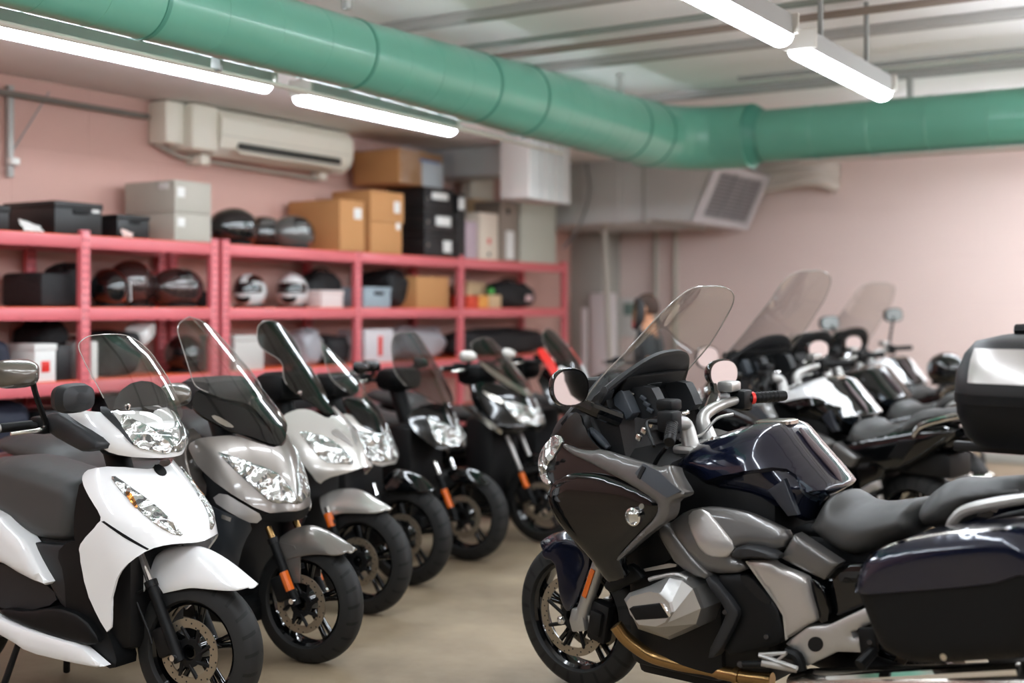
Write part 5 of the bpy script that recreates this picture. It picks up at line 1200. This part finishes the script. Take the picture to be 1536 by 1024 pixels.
# ---------------------------------------------------------------- black motorcycle with the tall mirror
def stalk_bike():
    fr = Frame(-3.85, 8.7, 2, 0)
    s = Scoot('black motorcycle with a tall stalk mirror, at the far end of the left row', fr, M_BLK, GRP_S, stdn(-.05, 0), .4, .3, .12, 5, 0, .15, 1.45, name='motorcycle')
    t = s.t
    mk('fuel_tank', *inflate(chaikin([(-.42, .98), (-.5, 1.06), (-.7, 1.06), (-.95, .92), (-.98, .84), (-.6, .8), (-.42, .88)], 2), .17, .03, .12, 2.4), M_BLK, t)
    mk('seat', *inflate(chaikin([(-.92, .86), (-1.05, .82), (-1.35, .86), (-1.75, .95), (-1.75, .9), (-1.35, .78), (-.95, .76)], 2), .15, .03, .06, 2.6), M_SEAT, t)
    mk('tail_body', *inflate(chaikin([(-1.1, .8), (-1.8, .92), (-1.85, .86), (-1.3, .68), (-1.0, .7)], 1), .12, .03, .06), M_BLK, t)
    mk('engine_block', *box(-1.0, -.4, -.18, .18, .2, .8, .06), M_DARK, t)
    mk('headlamp', *xf(lathe([(0, .06), (.05, .05), (.085, .0), (.07, -.1), (0, -.12)], 24, 'x', False), (-.18, 0, .95)), M_LENS, t)
    for sd in (-1, 1): mk('fork_leg', *tube([(0, sd*.1, .3), (-.3, sd*.1, 1.02)], .024, 12), M_ALU, t)
    mk('side_stand', *tube([(-.75, .15, .3), (-.72, .3, .01)], .014, 8), M_DARK, t)
    fender_loft(0, .3, .335, .075, 130, 50, M_BLK, t)
    s.bars(-.45, 1.12, .36, mirrors=False)
    c = fr.at(952, 470, .3); q = np.array([-.46, .2, 1.14])
    mirror_part(t, c, (-.75, -.62, .1), .15, .25, M_PLAST2, 'mirror', [q, (q+c)/2+np.array([0, 0, -.05]), c+np.array([.02, 0, -.08])], mat('bronze_mirror_glass', (120, 100, 92), .1, .8))
    s2 = mk('indicator', *xf(lathe([(0, .04), (.02, .03), (.024, 0), (0, -.02)], 14, 'x', False), (-.2, -.2, .92)), M_AMBER, t)
    mk('indicator', *xf(lathe([(0, .04), (.02, .03), (.024, 0), (0, -.02)], 14, 'x', False), (-.2, .2, .92)), M_AMBER, t)
stalk_bike()
# ================================================================ RED RACKS AND WHAT STANDS ON THEM
XF, XB = -6.6, -7.15
M_RACK = mat('red_rack_paint', (214, 106, 112), .42, 0, .2, var=.05); M_BOARD = mat('orange_board_edge', (222, 92, 48), .6)
ZS = [2.0, 1.54, 1.075, .59, .14]
def ypx(px, X=XF): return on_x(px, 465, X)[1]
def rack(label, posts, shift):
    t = thing('storage_rack', label, 'rack', (XF, posts[0], 0), 0, 'red storage racks along the left wall'); ys = [p-posts[0] for p in posts]
    for i, y in enumerate(ys):
        for x in (0, -.53):
            V, F = box(x-.025, x+.025, y-.035, y+.035, 0, 2.03, .004); mi = [0]*len(F)
            for k in range(40):
                for dy in (-.016, .016):
                    m0 = len(V); z = .06+k*.05; xx = x+.0256
                    V += [(xx, y+dy-.006, z), (xx, y+dy+.006, z), (xx, y+dy+.004, z+.014), (xx, y+dy-.004, z+.014)]; F.append((m0, m0+1, m0+2, m0+3)); mi.append(1)
            mk('upright', V, F, [M_RACK, mat('punched_hole', (90, 26, 30), .8)], t, midx=mi)
        for z in (.3, .9, 1.5): mk('side_brace', *box(-.52, 0, y-.01, y+.01, z, z+.03, .002), M_RACK, t)
    for i in range(len(ys)-1):
        for z in ZS:
            for x in (0, -.53): mk('beam', *box(x-.02, x+.022, ys[i]+.036, ys[i+1]-.036, z-.085, z-.006, .004), M_RACK, t)
            mk('board', *box(-.545, .012, ys[i]+.03, ys[i+1]-.03, z-.012, z, .002), M_BOARD, t)
    return t
Y0 = ypx(-190); YA = [Y0, ypx(125), ypx(319)]; YB = [ypx(336), ypx(535), ypx(690), ypx(846)]
rack('red steel rack on the left, behind the white scooter', YA, 0)
rack('red steel rack on the right with four uprights, below the air conditioner', YB, 0)
M_CARD = mat('cardboard', (190, 136, 86), .8, var=.05, vscale=3); M_CARD2 = mat('pale_cardboard', (206, 176, 138), .8, var=.05)
M_PAPER = mat('white_paper', (226, 224, 220), .7); M_BBOX = mat('black_box_plastic', (22, 22, 23), .45); M_GBOX = mat('grey_board', (178, 172, 160), .65, var=.03)
M_TAPE = mat('packing_tape', (206, 168, 122), .35)
def sbox(name, label, cat, f0, f1, yt, zb, dep, m, Xf=XF-.01, group=None, lid=0, slot=False, labels=(), tape=False, yb=None, bev=.006, side_label=False):
    a = on_x(f0, yt, Xf); b = on_x(f1, yt, Xf); y0, y1 = a[1], b[1]; H = a[2]-zb; L = y1-y0
    t = thing(name, label, cat, (Xf, y0, zb), 0, group)
    hb = H-lid if lid else H
    mk('body', *box(-dep, 0, 0, L, 0, hb, bev), m, t)
    if lid: mk('lid', *box(-dep-.006, .006, -.006, L+.006, hb-.012, H, bev), m, t)
    if slot: mk('handle', *box(-.004, .008, L*.38, L*.72, H*.62, H*.78, .004), M_DARK, t)
    if tape: mk('tape', *box(-dep+.001, -.001, L*.42, L*.58, H-.001, H+.0015, .0005), M_TAPE, t)
    for (px0, px1, py0, py1) in labels:
        q0 = on_x(px0, py0, Xf); q1 = on_x(px1, py1, Xf)
        mk('paper_label', *box(-.001, .003, q0[1]-y0, q1[1]-y0, q1[2]-zb, q0[2]-zb, .001), M_PAPER, t)
    if side_label: mk('side_label', *box(-dep*.32, -dep*.12, -.003, .001, H*.72, H*.92, .001), M_PAPER, t)
    t['_h'] = H; return t, (Xf, y0, zb, L, H)
zt = ZS[0]
sbox('crate', 'black crate at the left edge of the top shelf, cut off', 'crate', -60, 14, 303, zt, .42, M_BBOX, group='black crates', slot=True, lid=.03)
sbox('crate', 'large black crate with a handle and a small white label on the top shelf', 'crate', 82, 153, 300, zt, .5, M_BBOX, group='black crates', slot=True, lid=.03, labels=((138, 149, 314, 320),))
sbox('crate', 'small black crate left of the grey file boxes', 'crate', 176, 224, 321, zt, .36, M_BBOX, group='black crates', slot=True, lid=.02)
t, g = sbox('file_box', 'grey file box with a white label, lower one of its stack', 'box', 262, 317, 318, zt, .5, M_GBOX, XF+.02, 'grey file boxes', labels=((266, 277, 326, 340),))
sbox('file_box', 'grey file box with a white label, on top of another grey file box', 'box', 262, 317, 269, g[2]+g[4]+.002, .5, M_GBOX, XF+.02, 'grey file boxes', labels=((266, 277, 280, 296),), side_label=True)
for px0, px1, py0, py1, lab, X, z in ((34, 66, 328, 348, 'crumpled white paper sheet in front of the large black crate', XF+.005, zt), (182, 199, 343, 353, 'small pinkish paper card in front of the small black crate', XF+.005, zt)):
    a = on_x(px0, py1, X); b = on_x(px1, py1, X); c = on_x(px0, py0, X); L = b[1]-a[1]; V = []
    for i in range(7):
        for j in range(5):
            V.append((X+.005+.006*sin(i*1.7+j)-.05*j/4*(1 if L > .1 else .2), a[1]+L*i/6+.008*sin(j*2), z+.003+(c[2]-z)*j/4*(1-.5*i/6)))
    F = [(i*5+j, i*5+j+1, (i+1)*5+j+1, (i+1)*5+j) for i in range(6) for j in range(4)]
    o = mk('paper_sheet', V, F, M_PAPER if L > .1 else mat('pink_paper', (226, 196, 188), .7)); md = o.modifiers.new('s', 'SOLIDIFY'); md.thickness = .0015; tag(o, lab, 'paper')
t, g = sbox('carton', 'large cardboard carton with a white label beside the helmets', 'carton', 510, 547, 298, zt, .55, M_CARD, XF+.03, 'cardboard cartons', labels=((531, 542, 312, 329),), tape=True)
t, g2 = sbox('carton', 'lower cardboard carton of the stack of two left of the black drawers', 'carton', 556, 603, 331, zt, .4, M_CARD, XF+.02, 'cardboard cartons', labels=((594, 600, 334, 345),), tape=True)
t, g3 = sbox('carton', 'upper cardboard carton of the stack of two left of the black drawers', 'carton', 556, 606, 284, g2[2]+g2[4]+.002, .42, M_CARD, XF+.02, 'cardboard cartons', labels=((591, 600, 302, 320),), tape=True)
mkp = on_x(490, 284, -7.0)
zb = zt
for k, (yt, lb) in enumerate(((350, (665, 677, 361, 379)), (315, (654, 676, 323, 340)), (279, (648, 672, 283, 301)))):
    lab = ('bottom', 'middle', 'top')[k]
    t, gd = sbox('drawer_box', 'black box with a white label, %s one of the stack of three' % lab, 'box', 637, 684 if k < 2 else 680, yt, zb, .42, M_BBOX, XF+.02, 'black boxes in a stack', lid=.03, labels=(lb,))
    mk('knob', *xf(lathe([(0, .012), (.012, .01), (.012, 0), (0, 0)], 12, 'x', False), (.0, .04, gd[4]*.5)), M_STEEL, t); zb = gd[2]+gd[4]+.002
t, g = sbox('carton', 'big carton wrapped in clear film on top of the black boxes', 'carton', 598, 664, 222, zb, .5, M_CARD, XF+.0, 'cardboard cartons', tape=True)
G_FILM = glass('plastic_film', (.8, .84, .88), .16, .15)
V = []; random.seed(3)
for i in range(15):
    for j in range(9): V.append((.02+.02*random.random(), -.01+(g[3]+.16)*i/14, .0+(g[4]+.04)*j/8))
mk('film_wrap', V, [(i*9+j, i*9+j+1, (i+1)*9+j+1, (i+1)*9+j) for i in range(14) for j in range(8)], G_FILM, t)
mk('wrapped_sheet', *box(.004, .014, g[3]*.5, g[3]*.98, .0, g[4]*.75, .003), M_PAPER, t)
mk('blue_strip', *box(.004, .016, g[3]*.45, g[3]*.9, g[4]*.72, g[4]*.8, .003), mat('blue_print', (92, 124, 176), .6), t)
sbox('file_case', 'narrow black file case with a white label right of the black boxes', 'file case', 686, 698, 290, zt, .32, M_BBOX, XF+.02, 'file cases', labels=((688, 697, 296, 315),))
sbox('file_case', 'narrow mauve file case leaning right of the black file case', 'file case', 699, 716, 331, zt, .3, mat('mauve_board', (186, 164, 172), .6), XF+.02, 'file cases')
t, g = sbox('file_case', 'cream file case with a red dot on its spine', 'file case', 720, 747, 318, zt, .3, mat('cream_board', (224, 208, 190), .6), XF+.02, 'file cases')
mk('red_dot', *xf(lathe([(0, .004), (.028, .003), (.028, 0), (0, 0)], 20, 'x', False), (.0, g[3]*.5, g[4]*.4)), M_RED, t)
mk('finger_hole', *xf(lathe([(0, .003), (.02, .002), (.02, 0), (0, 0)], 16, 'x', False), (.0, g[3]*.5, g[4]*.12)), M_DARK, t)
sbox('carton', 'pale brown carton standing behind the cream file case', 'carton', 712, 744, 297, zt, .1, M_CARD2, XF-.29, 'cardboard cartons')
t, g = sbox('file_case', 'grey brown file case with a white paper strip, beside the grey cabinet', 'file case', 750, 777, 301, zt, .3, mat('taupe_board', (142, 128, 116), .65), XF+.02, 'file cases', labels=((759, 771, 346, 389),))
mk('finger_hole', *xf(lathe([(0, .004), (.03, .003), (.03, 0), (0, 0)], 16, 'x', False), (.0, g[3]*.45, g[4]*.84)), M_DARK, t)
sbox('cabinet', 'plain greenish grey cabinet at the right end of the top shelf', 'cabinet', 781, 834, 300, zt, .4, mat('sage_enamel', (186, 186, 172), .5), XF+.01, None, lid=.02)
sbox('box', 'tall off-white box behind the file cases near the white duct end', 'box', 706, 741, 258, zt, .12, mat('off_white_board', (214, 208, 194), .6), XF-.4)
# ---- helmets
def helmet(label, px, py, zb, s, m, rz, group, X=-6.85, visor=None, two=None, open_face=False, tagged=False):
    p = on_x(px, py, X); t = thing('helmet', label, 'helmet', (X, p[1], zb), rz, group)
    def sh(az, el, r=1): 
        c = cos(el); x = .178*c*cos(az)-.012*c; y = .122*c*sin(az); z = .13+.135*sin(el)
        if el < 0: x *= 1+.12*sin(-el*1.2)*max(0, cos(az)); 
        return (x*r*s, y*r*s, z*s if r == 1 else (.13+(z-.13)*r)*s)
    V = []; F = []; na, ne = 40, 18
    for j in range(ne+1):
        el = -1.12+(pi/2+1.12)*j/ne
        for i in range(na): V.append(sh(2*pi*i/na, el))
    F = [(j*na+i, j*na+(i+1) % na, (j+1)*na+(i+1) % na, (j+1)*na+i) for j in range(ne) for i in range(na)]
    F.append(tuple(range(na))[::-1])
    zmin = min(v[2] for v in V); V = [(x, y, z-zmin) for x, y, z in V]
    mk('shell', V, F, m, t, ang=60)
    def patch(a0, a1, e0, e1, r, mm, nm, n=14):
        W = [tuple(np.array(sh(a0+(a1-a0)*i/n, (e0+(e1-e0)*j/6)*(1-.25*abs(2*i/n-1)**2), r))-np.array([0, 0, zmin])) for i in range(n+1) for j in range(7)]
        o = mk(nm, W, [(i*7+j, i*7+j+1, (i+1)*7+j+1, (i+1)*7+j) for i in range(n) for j in range(6)], mm, t, ang=60); md = o.modifiers.new('s', 'SOLIDIFY'); md.thickness = .006; return o
    patch(-1.25, 1.25, -.12, .5, 1.012, visor or M_BLK, 'visor')
    patch(-.5, .5, -.75, -.35, 1.01, M_DARK, 'chin_vent')
    if two: patch(-1.9, -.3, .55, 1.15, 1.006, two, 'colour_stripe'); patch(.3, 1.9, .55, 1.15, 1.006, two, 'colour_stripe')
    mk('neck_trim', *lathe([(.1*s, .0), (.118*s, .0), (.118*s, .02), (.1*s, .02)], 32, 'z'), M_DARK, t)
    if tagged: mk('price_tag', *xf(box(-.003, .003, -.045, .045, -.065, .065, .002), (-.03, -.126*s, .1), (.1, 0, pi/2)), M_PAPER, t)
    return t
HG = 'helmets on the racks'
M_HB = mat('helmet_black', (14, 15, 16), .12, 0, 1); M_HBR = mat('helmet_brown', (58, 42, 40), .2, .2, 1); M_HW = mat('helmet_white', (214, 212, 210), .2, 0, 1); M_HG = mat('helmet_grey', (92, 92, 90), .25, .3, 1)
V_S = mat('visor_smoke', (20, 22, 24), .05, 0, 1)
helmet('shiny black helmet on the top shelf, right next to the grey file boxes', 352, 340, zt, 1.1, M_HB, 1.15, HG, -6.75, V_S)
helmet('black helmet wedged between two others on the top shelf', 396, 340, zt, 1.0, M_HB, 1.0, HG, -6.9, V_S, M_HG)
helmet('grey and black helmet on the top shelf, beside the large carton', 441, 345, zt, 1.05, M_HG, 1.25, HG, -6.75, V_S, M_HB)
z2 = ZS[1]
helmet('black helmet with a white paper tag on the second shelf', 163, 435, z2, 1.0, M_HB, 2.7, HG, -6.72, V_S, tagged=True)
helmet('brown and black domed helmet behind the helmet with the paper tag', 198, 425, z2, 1.28, M_HBR, 1.9, HG, -6.92, V_S)
helmet('dark brown glossy helmet next to the double upright of the racks', 268, 430, z2, 1.1, M_HBR, 1.3, HG, -6.75, V_S, M_HB)
helmet('white and black helmet left of the other white helmet', 374, 440, z2, 1.0, M_HW, -1.15, HG, -6.72, V_S, M_HB)
helmet('mostly white helmet with a dark visor, left of the pinkish box', 438, 438, z2, 1.05, M_HW, -1.0, HG, -6.75, V_S)
# ---- soft bags
def bag(label, f0, f1, yt, zb, dep, m, X=XF-.05, strap=False, seed=1, group='bags on the racks', name='bag'):
    a = on_x(f0, yt, X); b = on_x(f1, yt, X); L = b[1]-a[1]; H = a[2]-zb; rnd_ = random.Random(seed)
    t = thing(name, label, 'bag', (X-dep/2, (a[1]+b[1])/2, zb), 0, group); V = []; n, k = 44, 20
    ph = [rnd_.random()*6 for _ in range(4)]
    for j in range(k+1):
        e = -pi/2+pi*j/k
        for i in range(n):
            q = 2*pi*i/n; c = abs(cos(e))**.55; w = 1+.07*sin(3*q+ph[0])+.05*sin(5*q+4*e+ph[1])
            x = dep/2*c*math.copysign(abs(cos(q))**.7, cos(q))*w; y = L/2*c*math.copysign(abs(sin(q))**.7, sin(q))*w; z = H*(.5+.5*math.copysign(abs(sin(e))**.7, sin(e)))*(1+.06*sin(2*q+ph[2]) if e > 0 else 1)
            nz = mnoise.noise(Vector((x*9+seed, y*9, z*9)))*.035+mnoise.noise(Vector((x*22+seed, y*22, z*22)))*.014
            f_ = 1+nz*3*(1 if e > -.5 else .3); V.append((max(-dep*.55, min(dep*.5, x*f_)), max(-L*.5, min(L*.5, y*f_)), max(0, z*(1+nz*2.2))))
    mk('bag_body', V, [(j*n+i, j*n+(i+1) % n, (j+1)*n+(i+1) % n, (j+1)*n+i) for j in range(k) for i in range(n)], m, t, ang=60)
    if strap: mk('strap', *tube([(0, -L*.25, H*.95), (.02, -L*.12, H*1.12), (.02, L*.12, H*1.12), (0, L*.25, H*.95)], .012, 8, 5), M_DARK, t)
    return t
from mathutils import noise as mnoise
M_BAG = mat('black_nylon', (20, 20, 22), .7, bump=.3, bscale=30); M_BAGB = mat('navy_nylon', (28, 32, 48), .7, bump=.3, bscale=30)
sbox('case', 'black carry case on the second shelf left of the first upright', 'case', 62, 116, 408, z2, .4, M_BAG, XF-.08, None, bev=.03)
bag('black soft bag on the second shelf behind the first upright', 96, 142, 398, z2, .3, M_BAG, XF-.2, seed=2)
bag('small black pouch right of the dark brown helmet', 306, 319, 437, z2, .2, M_BAG, XF-.05, seed=3, name='pouch')
bag('black rucksack behind the pinkish white box', 470, 526, 408, z2, .28, M_BAG, XF-.22, True, 4, name='rucksack')
sbox('box', 'pinkish white box on the second shelf in front of the rucksack', 'box', 482, 515, 435, z2, .2, mat('pinkish_board', (222, 202, 198), .6), XF, None, lid=.02)
sbox('bin', 'blue grey plastic bin on the second shelf', 'bin', 546, 586, 430, z2, .35, mat('blue_grey_plastic', (150, 164, 172), .5), XF, None, slot=True, lid=.02)
bag('big black bag between the blue grey bin and the open carton', 586, 622, 403, z2, .4, M_BAG, XF-.08, seed=5)
sbox('carton', 'cardboard carton on the second shelf next to the fourth upright', 'carton', 625, 673, 414, z2, .35, M_CARD, XF, 'cardboard cartons', tape=True)
sbox('box', 'red and orange box at the right end of the second shelf', 'box', 702, 718, 443, z2, .2, mat('orange_red_board', (214, 70, 44), .5), XF, None)
sbox('box', 'yellow orange box beside the red one on the second shelf', 'box', 719, 733, 443, z2, .2, mat('amber_board', (232, 160, 78), .55), XF, None)
sbox('carton', 'small carton behind the red and orange boxes on the second shelf', 'carton', 702, 729, 422, z2, .16, M_CARD2, XF-.25, 'cardboard cartons')
t, g = sbox('box', 'small wooden box with a green ball on it', 'box', 734, 752, 442, z2, .18, M_CARD2, XF, None)
p = on_x(740, 433, XF-.06); tag(mk('ball', *xf(lathe([(0, -.036)]+[(.036*cos(a), .036*sin(a)) for a in np.linspace(-1.4, 1.4, 10)]+[(0, .036)], 20, 'z', False), (XF-.09, p[1], g[2]+g[4]+.036)), mat('green_rubber', (84, 176, 84), .5)), 'green ball on top of the small wooden box', 'ball')
t = bag('black tool bag with a pale label at the right end of the second shelf', 754, 810, 422, z2, .35, M_BAG, XF-.02, True, 6, name='tool_bag')
mk('pale_label', *box(.171, .178, .08, .2, .07, .13, .002), mat('pink_label', (214, 178, 178), .6), t)
# ---- third shelf
z3 = ZS[2]
bag('dark blue cluttered bag at the left edge of the third shelf', -30, 30, 508, z3, .4, M_BAGB, XF-.06, seed=7)
bag('black bag above the white box at the left of the third shelf', 58, 116, 482, z3, .3, M_BAG, XF-.28, seed=8)
t, g = sbox('box', 'white box with a red print on the third shelf at the left', 'box', 52, 84, 516, z3, .3, M_PAPER, XF-.02, None, lid=.03)
mk('red_print', *box(-.001, .003, g[3]*.3, g[3]*.7, g[4]*.25, g[4]*.55, .001), M_RED, t)
sbox('box', 'dark box beside the white box with the red print', 'box', 86, 108, 518, z3, .3, M_BBOX, XF-.02, None)
sbox('box', 'narrow white box standing behind the clear screen of the white scooter', 'box', 137, 147, 512, z3, .25, M_PAPER, XF, None)
bag('black bag with a crumpled white bundle on it, third shelf', 160, 228, 500, z3, .42, M_BAG, XF-.04, seed=9)
p = on_x(214, 498, XF-.15); t = thing('paper_bundle', 'crumpled white paper bundle on the black bag of the third shelf', 'paper', (XF-.18, p[1], on_x(214, 506, XF-.15)[2]), .5)
mk('wad', *xf(box(-.08, .08, -.1, .1, -.02, .1, .03, 3), (0, 0, 0), (.35, .2, 0)), M_PAPER, t)
helmet('dark helmet on the third shelf behind the tall clear screen', 276, 530, z3, 1.05, M_HB, -.4, HG, -6.8, V_S)
sbox('box', 'pale grey box on the third shelf behind the dark tinted screen', 'box', 352, 396, 503, z3, .35, mat('pale_grey_board', (196, 190, 184), .65), XF-.02, None, lid=.03)
bag('clear plastic bag of parts on the third shelf', 455, 492, 497, z3, .25, mat('milky_plastic', (160, 158, 162), .3), XF-.05, seed=11)
bag('black bag right of the clear plastic bag on the third shelf', 494, 534, 505, z3, .3, M_BAG, XF-.05, seed=12)
t, g = sbox('box', 'white box with red print on the third shelf by the fourth bay', 'box', 548, 590, 494, z3, .3, mat('print_white', (206, 198, 200), .6), XF-.02, None)
mk('red_print', *box(-.001, .003, g[3]*.45, g[3]*.6, g[4]*.2, g[4]*.8, .001), M_RED, t)
bag('pale plastic wrapped bundle on the third shelf', 596, 682, 492, z3, .35, mat('milky_plastic', (160, 158, 162), .3), XF-.1, seed=13)
bag('long black cover bag at the right end of the third shelf', 702, 836, 496, z3, .45, M_BAG, XF-.03, seed=14)
# ---- lower shelves
z4 = ZS[3]
bag('dark blue bag on the low shelf behind the white scooter', -40, 58, 606, z4, .45, M_BAGB, XF-.04, seed=15)
sbox('box', 'black box on the low shelf left of the white scooter cowl', 'box', 62, 116, 618, z4, .35, M_BBOX, XF-.02, None)
bag('black bag on the low shelf behind the grey metallic scooter', 150, 300, 600, z4, .42, M_BAG, XF-.04, seed=16)
bag('black bag on the low shelf behind the silver white scooter', 350, 520, 590, z4, .42, M_BAG, XF-.04, seed=17)
# ================================================================ PERSON BEHIND THE SCREEN
def person():
    d = 10.6; px = 975; r = (px-768)/FP*d; X = r*cos(TH)-d*sin(TH); Y = d*cos(TH)+r*sin(TH)
    t = thing('person', 'person in a dark grey top standing behind the screen of the midnight blue motorcycle', 'person', (X, Y, 0), radians(200))
    M_SKIN = mat('skin', (214, 156, 120), .5); M_TOP = mat('dark_grey_cloth', (66, 70, 72), .85, bump=.2, bscale=80); M_TRO = mat('dark_trousers', (38, 40, 46), .85); M_HAIR = mat('brown_hair', (62, 40, 28), .6, bump=.5, bscale=120)
    def skin(name, V, E, R, m, root=0, sub=2):
        me = bpy.data.meshes.new(name); me.from_pydata([Vector(v) for v in V], E, []); o = bpy.data.objects.new(name, me); COL.objects.link(o); o.parent = t
        me.materials.append(m); sk = o.modifiers.new('skin', 'SKIN'); sk.use_smooth_shade = True
        for i, rr in enumerate(R): me.skin_vertices[0].data[i].radius = rr if isinstance(rr, tuple) else (rr, rr)
        for i in range(len(V)): me.skin_vertices[0].data[i].use_root = (i == root)
        o.modifiers.new('sub', 'SUBSURF').levels = sub; o.modifiers['sub'].render_levels = sub; return o
    H = 1.63
    # body: pelvis, spine, neck, head, arms, legs with hands and feet
    V = [(0, 0, .9), (0, 0, 1.02), (.01, 0, 1.18), (.01, 0, 1.31), (.01, 0, 1.4), (.03, 0, 1.46), (.04, 0, 1.53), (.03, 0, 1.59),
         (.01, .15, 1.34), (-.01, .21, 1.1), (.1, .22, .9), (.17, .21, .84),
         (.01, -.15, 1.34), (-.01, -.21, 1.1), (.1, -.22, .9), (.17, -.21, .84),
         (.0, .085, .84), (.02, .095, .47), (-.02, .1, .08), (.1, .11, .035),
         (.0, -.085, .84), (.02, -.095, .47), (-.02, -.1, .08), (.1, -.11, .035)]
    E = [(0, 1), (1, 2), (2, 3), (3, 4), (4, 5), (5, 6), (6, 7), (3, 8), (8, 9), (9, 10), (10, 11), (3, 12), (12, 13), (13, 14), (14, 15), (0, 16), (16, 17), (17, 18), (18, 19), (0, 20), (20, 21), (21, 22), (22, 23)]
    R = [(.13, .1), (.125, .095), (.14, .1), (.14, .09), (.055, .055), (.06, .07), (.082, .098), (.06, .075), .058, .045, .034, .03, .058, .045, .034, .03, .085, .06, .042, .036, .085, .06, .042, .036]
    skin('body', V, E, R, M_SKIN)
    # top and trousers follow the same joints a little wider
    k = lambda rr, a: tuple(x+a for x in rr) if isinstance(rr, tuple) else rr+a
    ti = [0, 1, 2, 3, 8, 9, 12, 13]; mp = {v: i for i, v in enumerate(ti)}
    skin('shirt', [V[i] for i in ti], [(mp[a], mp[b]) for a, b in E if a in mp and b in mp], [k(R[i], .014) for i in ti], M_TOP)
    ti = [0, 16, 17, 18, 20, 21, 22]; mp = {v: i for i, v in enumerate(ti)}
    skin('trousers', [V[i] for i in ti], [(mp[a], mp[b]) for a, b in E if a in mp and b in mp], [k(R[i], .014) for i in ti], M_TRO)
    for s in (1, -1):
        mk('shoe', *xf(loft([[(x, py, pz) for py, pz in sell(0, h, w_, h, 16, 2.6)] for x, w_, h in ((-.09, .02, .03), (-.07, .04, .045), (.0, .045, .05), (.1, .05, .035), (.16, .03, .025), (.18, .01, .02))]), (0, s*.105, 0)), mat('dark_shoe', (30, 30, 32), .6), t)
        b = np.array([.19, s*.21, .82])
        for q, (dy, ln, a) in enumerate(((-.028, .062, .3), (-.01, .072, .15), (.01, .068, .2), (.027, .052, .35))):
            mk('finger', *tube([b+np.array([0, dy, .01]), b+np.array([ln*.5, dy*1.15, -.012]), b+np.array([ln*.85, dy*1.2, -.035-a*.03])], [.0095, .009, .007], 8, 3), M_SKIN, t)
        mk('thumb', *tube([b+np.array([-.03, -s*.03, 0]), b+np.array([.0, -s*.055, -.01]), b+np.array([.025, -s*.06, -.02])], [.011, .01, .008], 8, 3), M_SKIN, t)
    hc = np.array([.035, 0, 1.535])
    V = []; F = []; n, m = 24, 12
    for j in range(m+1):
        e = -.5+(pi/2+.5)*j/m
        for i in range(n):
            a = 2*pi*i/n; cut = max(0, cos(a)); ee = e if e > .55*cut or True else .55*cut
            ee = max(e, .62*cut-.0) if cut > .2 else e
            V.append(hc+np.array([-.01+.108*cos(ee)*cos(a), .092*cos(ee)*sin(a), .01+.118*sin(ee)]))
    mk('hair', V, [(j*n+i, j*n+(i+1) % n, (j+1)*n+(i+1) % n, (j+1)*n+i) for j in range(m) for i in range(n)], M_HAIR, t, ang=70)
    for s in (1, -1):
        mk('ear', *xf(loft([[(px*k_, q, py*k_) for px, py in sell(0, 0, .018, .03, 14, 2)] for q, k_ in ((0, .7), (s*.01, 1), (s*.016, .7))]), tuple(hc+np.array([0, s*.083, -.012]))), M_SKIN, t)
        mk('eye', *xf(lathe([(0, .006), (.012, .003), (.012, 0), (0, 0)], 12, 'x', False), tuple(hc+np.array([.093, s*.032, .0]))), mat('eye_dark', (40, 30, 26), .2), t)
    mk('nose', *loft([[(hc[0]+.09+a, q*b_, hc[2]+z) for q, a in ((-.5, 0), (0, c), (.5, 0))] for z, b_, c in ((.01, .016, .006), (-.02, .026, .024), (-.034, .03, .02), (-.04, .02, .004))]), M_SKIN, t)
    mk('mouth', *xf(box(-.004, .003, -.022, .022, -.004, .004, .003), tuple(hc+np.array([.093, 0, -.06]))), mat('lips', (176, 100, 88), .5), t)
person()
# helmet resting on a seat at the right edge
p = fr_at(1419, 9.6, (0, 0), 0, 0).o
helmet('black helmet with a pale visor lying on the seat left of the top case', 500, 500, 0, .95, M_HB, 2.6, None, -6.6, mat('visor_pale', (150, 162, 168), .1, 0, 1)).location = (p[0], p[1], .955)
# ================================================================ CAMERA
cd = bpy.data.cameras.new('camera'); cam = bpy.data.objects.new('camera', cd); COL.objects.link(cam)
cam.location = (0, 0, HC); cam.rotation_euler = (pi/2, 0, TH)
cd.sensor_width = 36; cd.lens = FP/1536*36; cd.shift_y = (HY-512)/1536
cd.clip_start = .05; cd.clip_end = 60
cd.dof.use_dof = True; cd.dof.focus_distance = 4.75; cd.dof.aperture_fstop = 1.1
SC.camera = cam
SC.view_settings.view_transform = 'Standard'; SC.view_settings.look = 'None'; SC.view_settings.gamma = 1
SC.view_settings.exposure = EXPO; SC.view_settings.use_curve_mapping = False
w = bpy.data.worlds.new('world'); SC.world = w; w.use_nodes = True
w.node_tree.nodes['Background'].inputs[0].default_value = (.05, .05, .05, 1)
SC.cycles.use_denoising = True; SC.cycles.max_bounces = 10; SC.cycles.transparent_max_bounces = 24
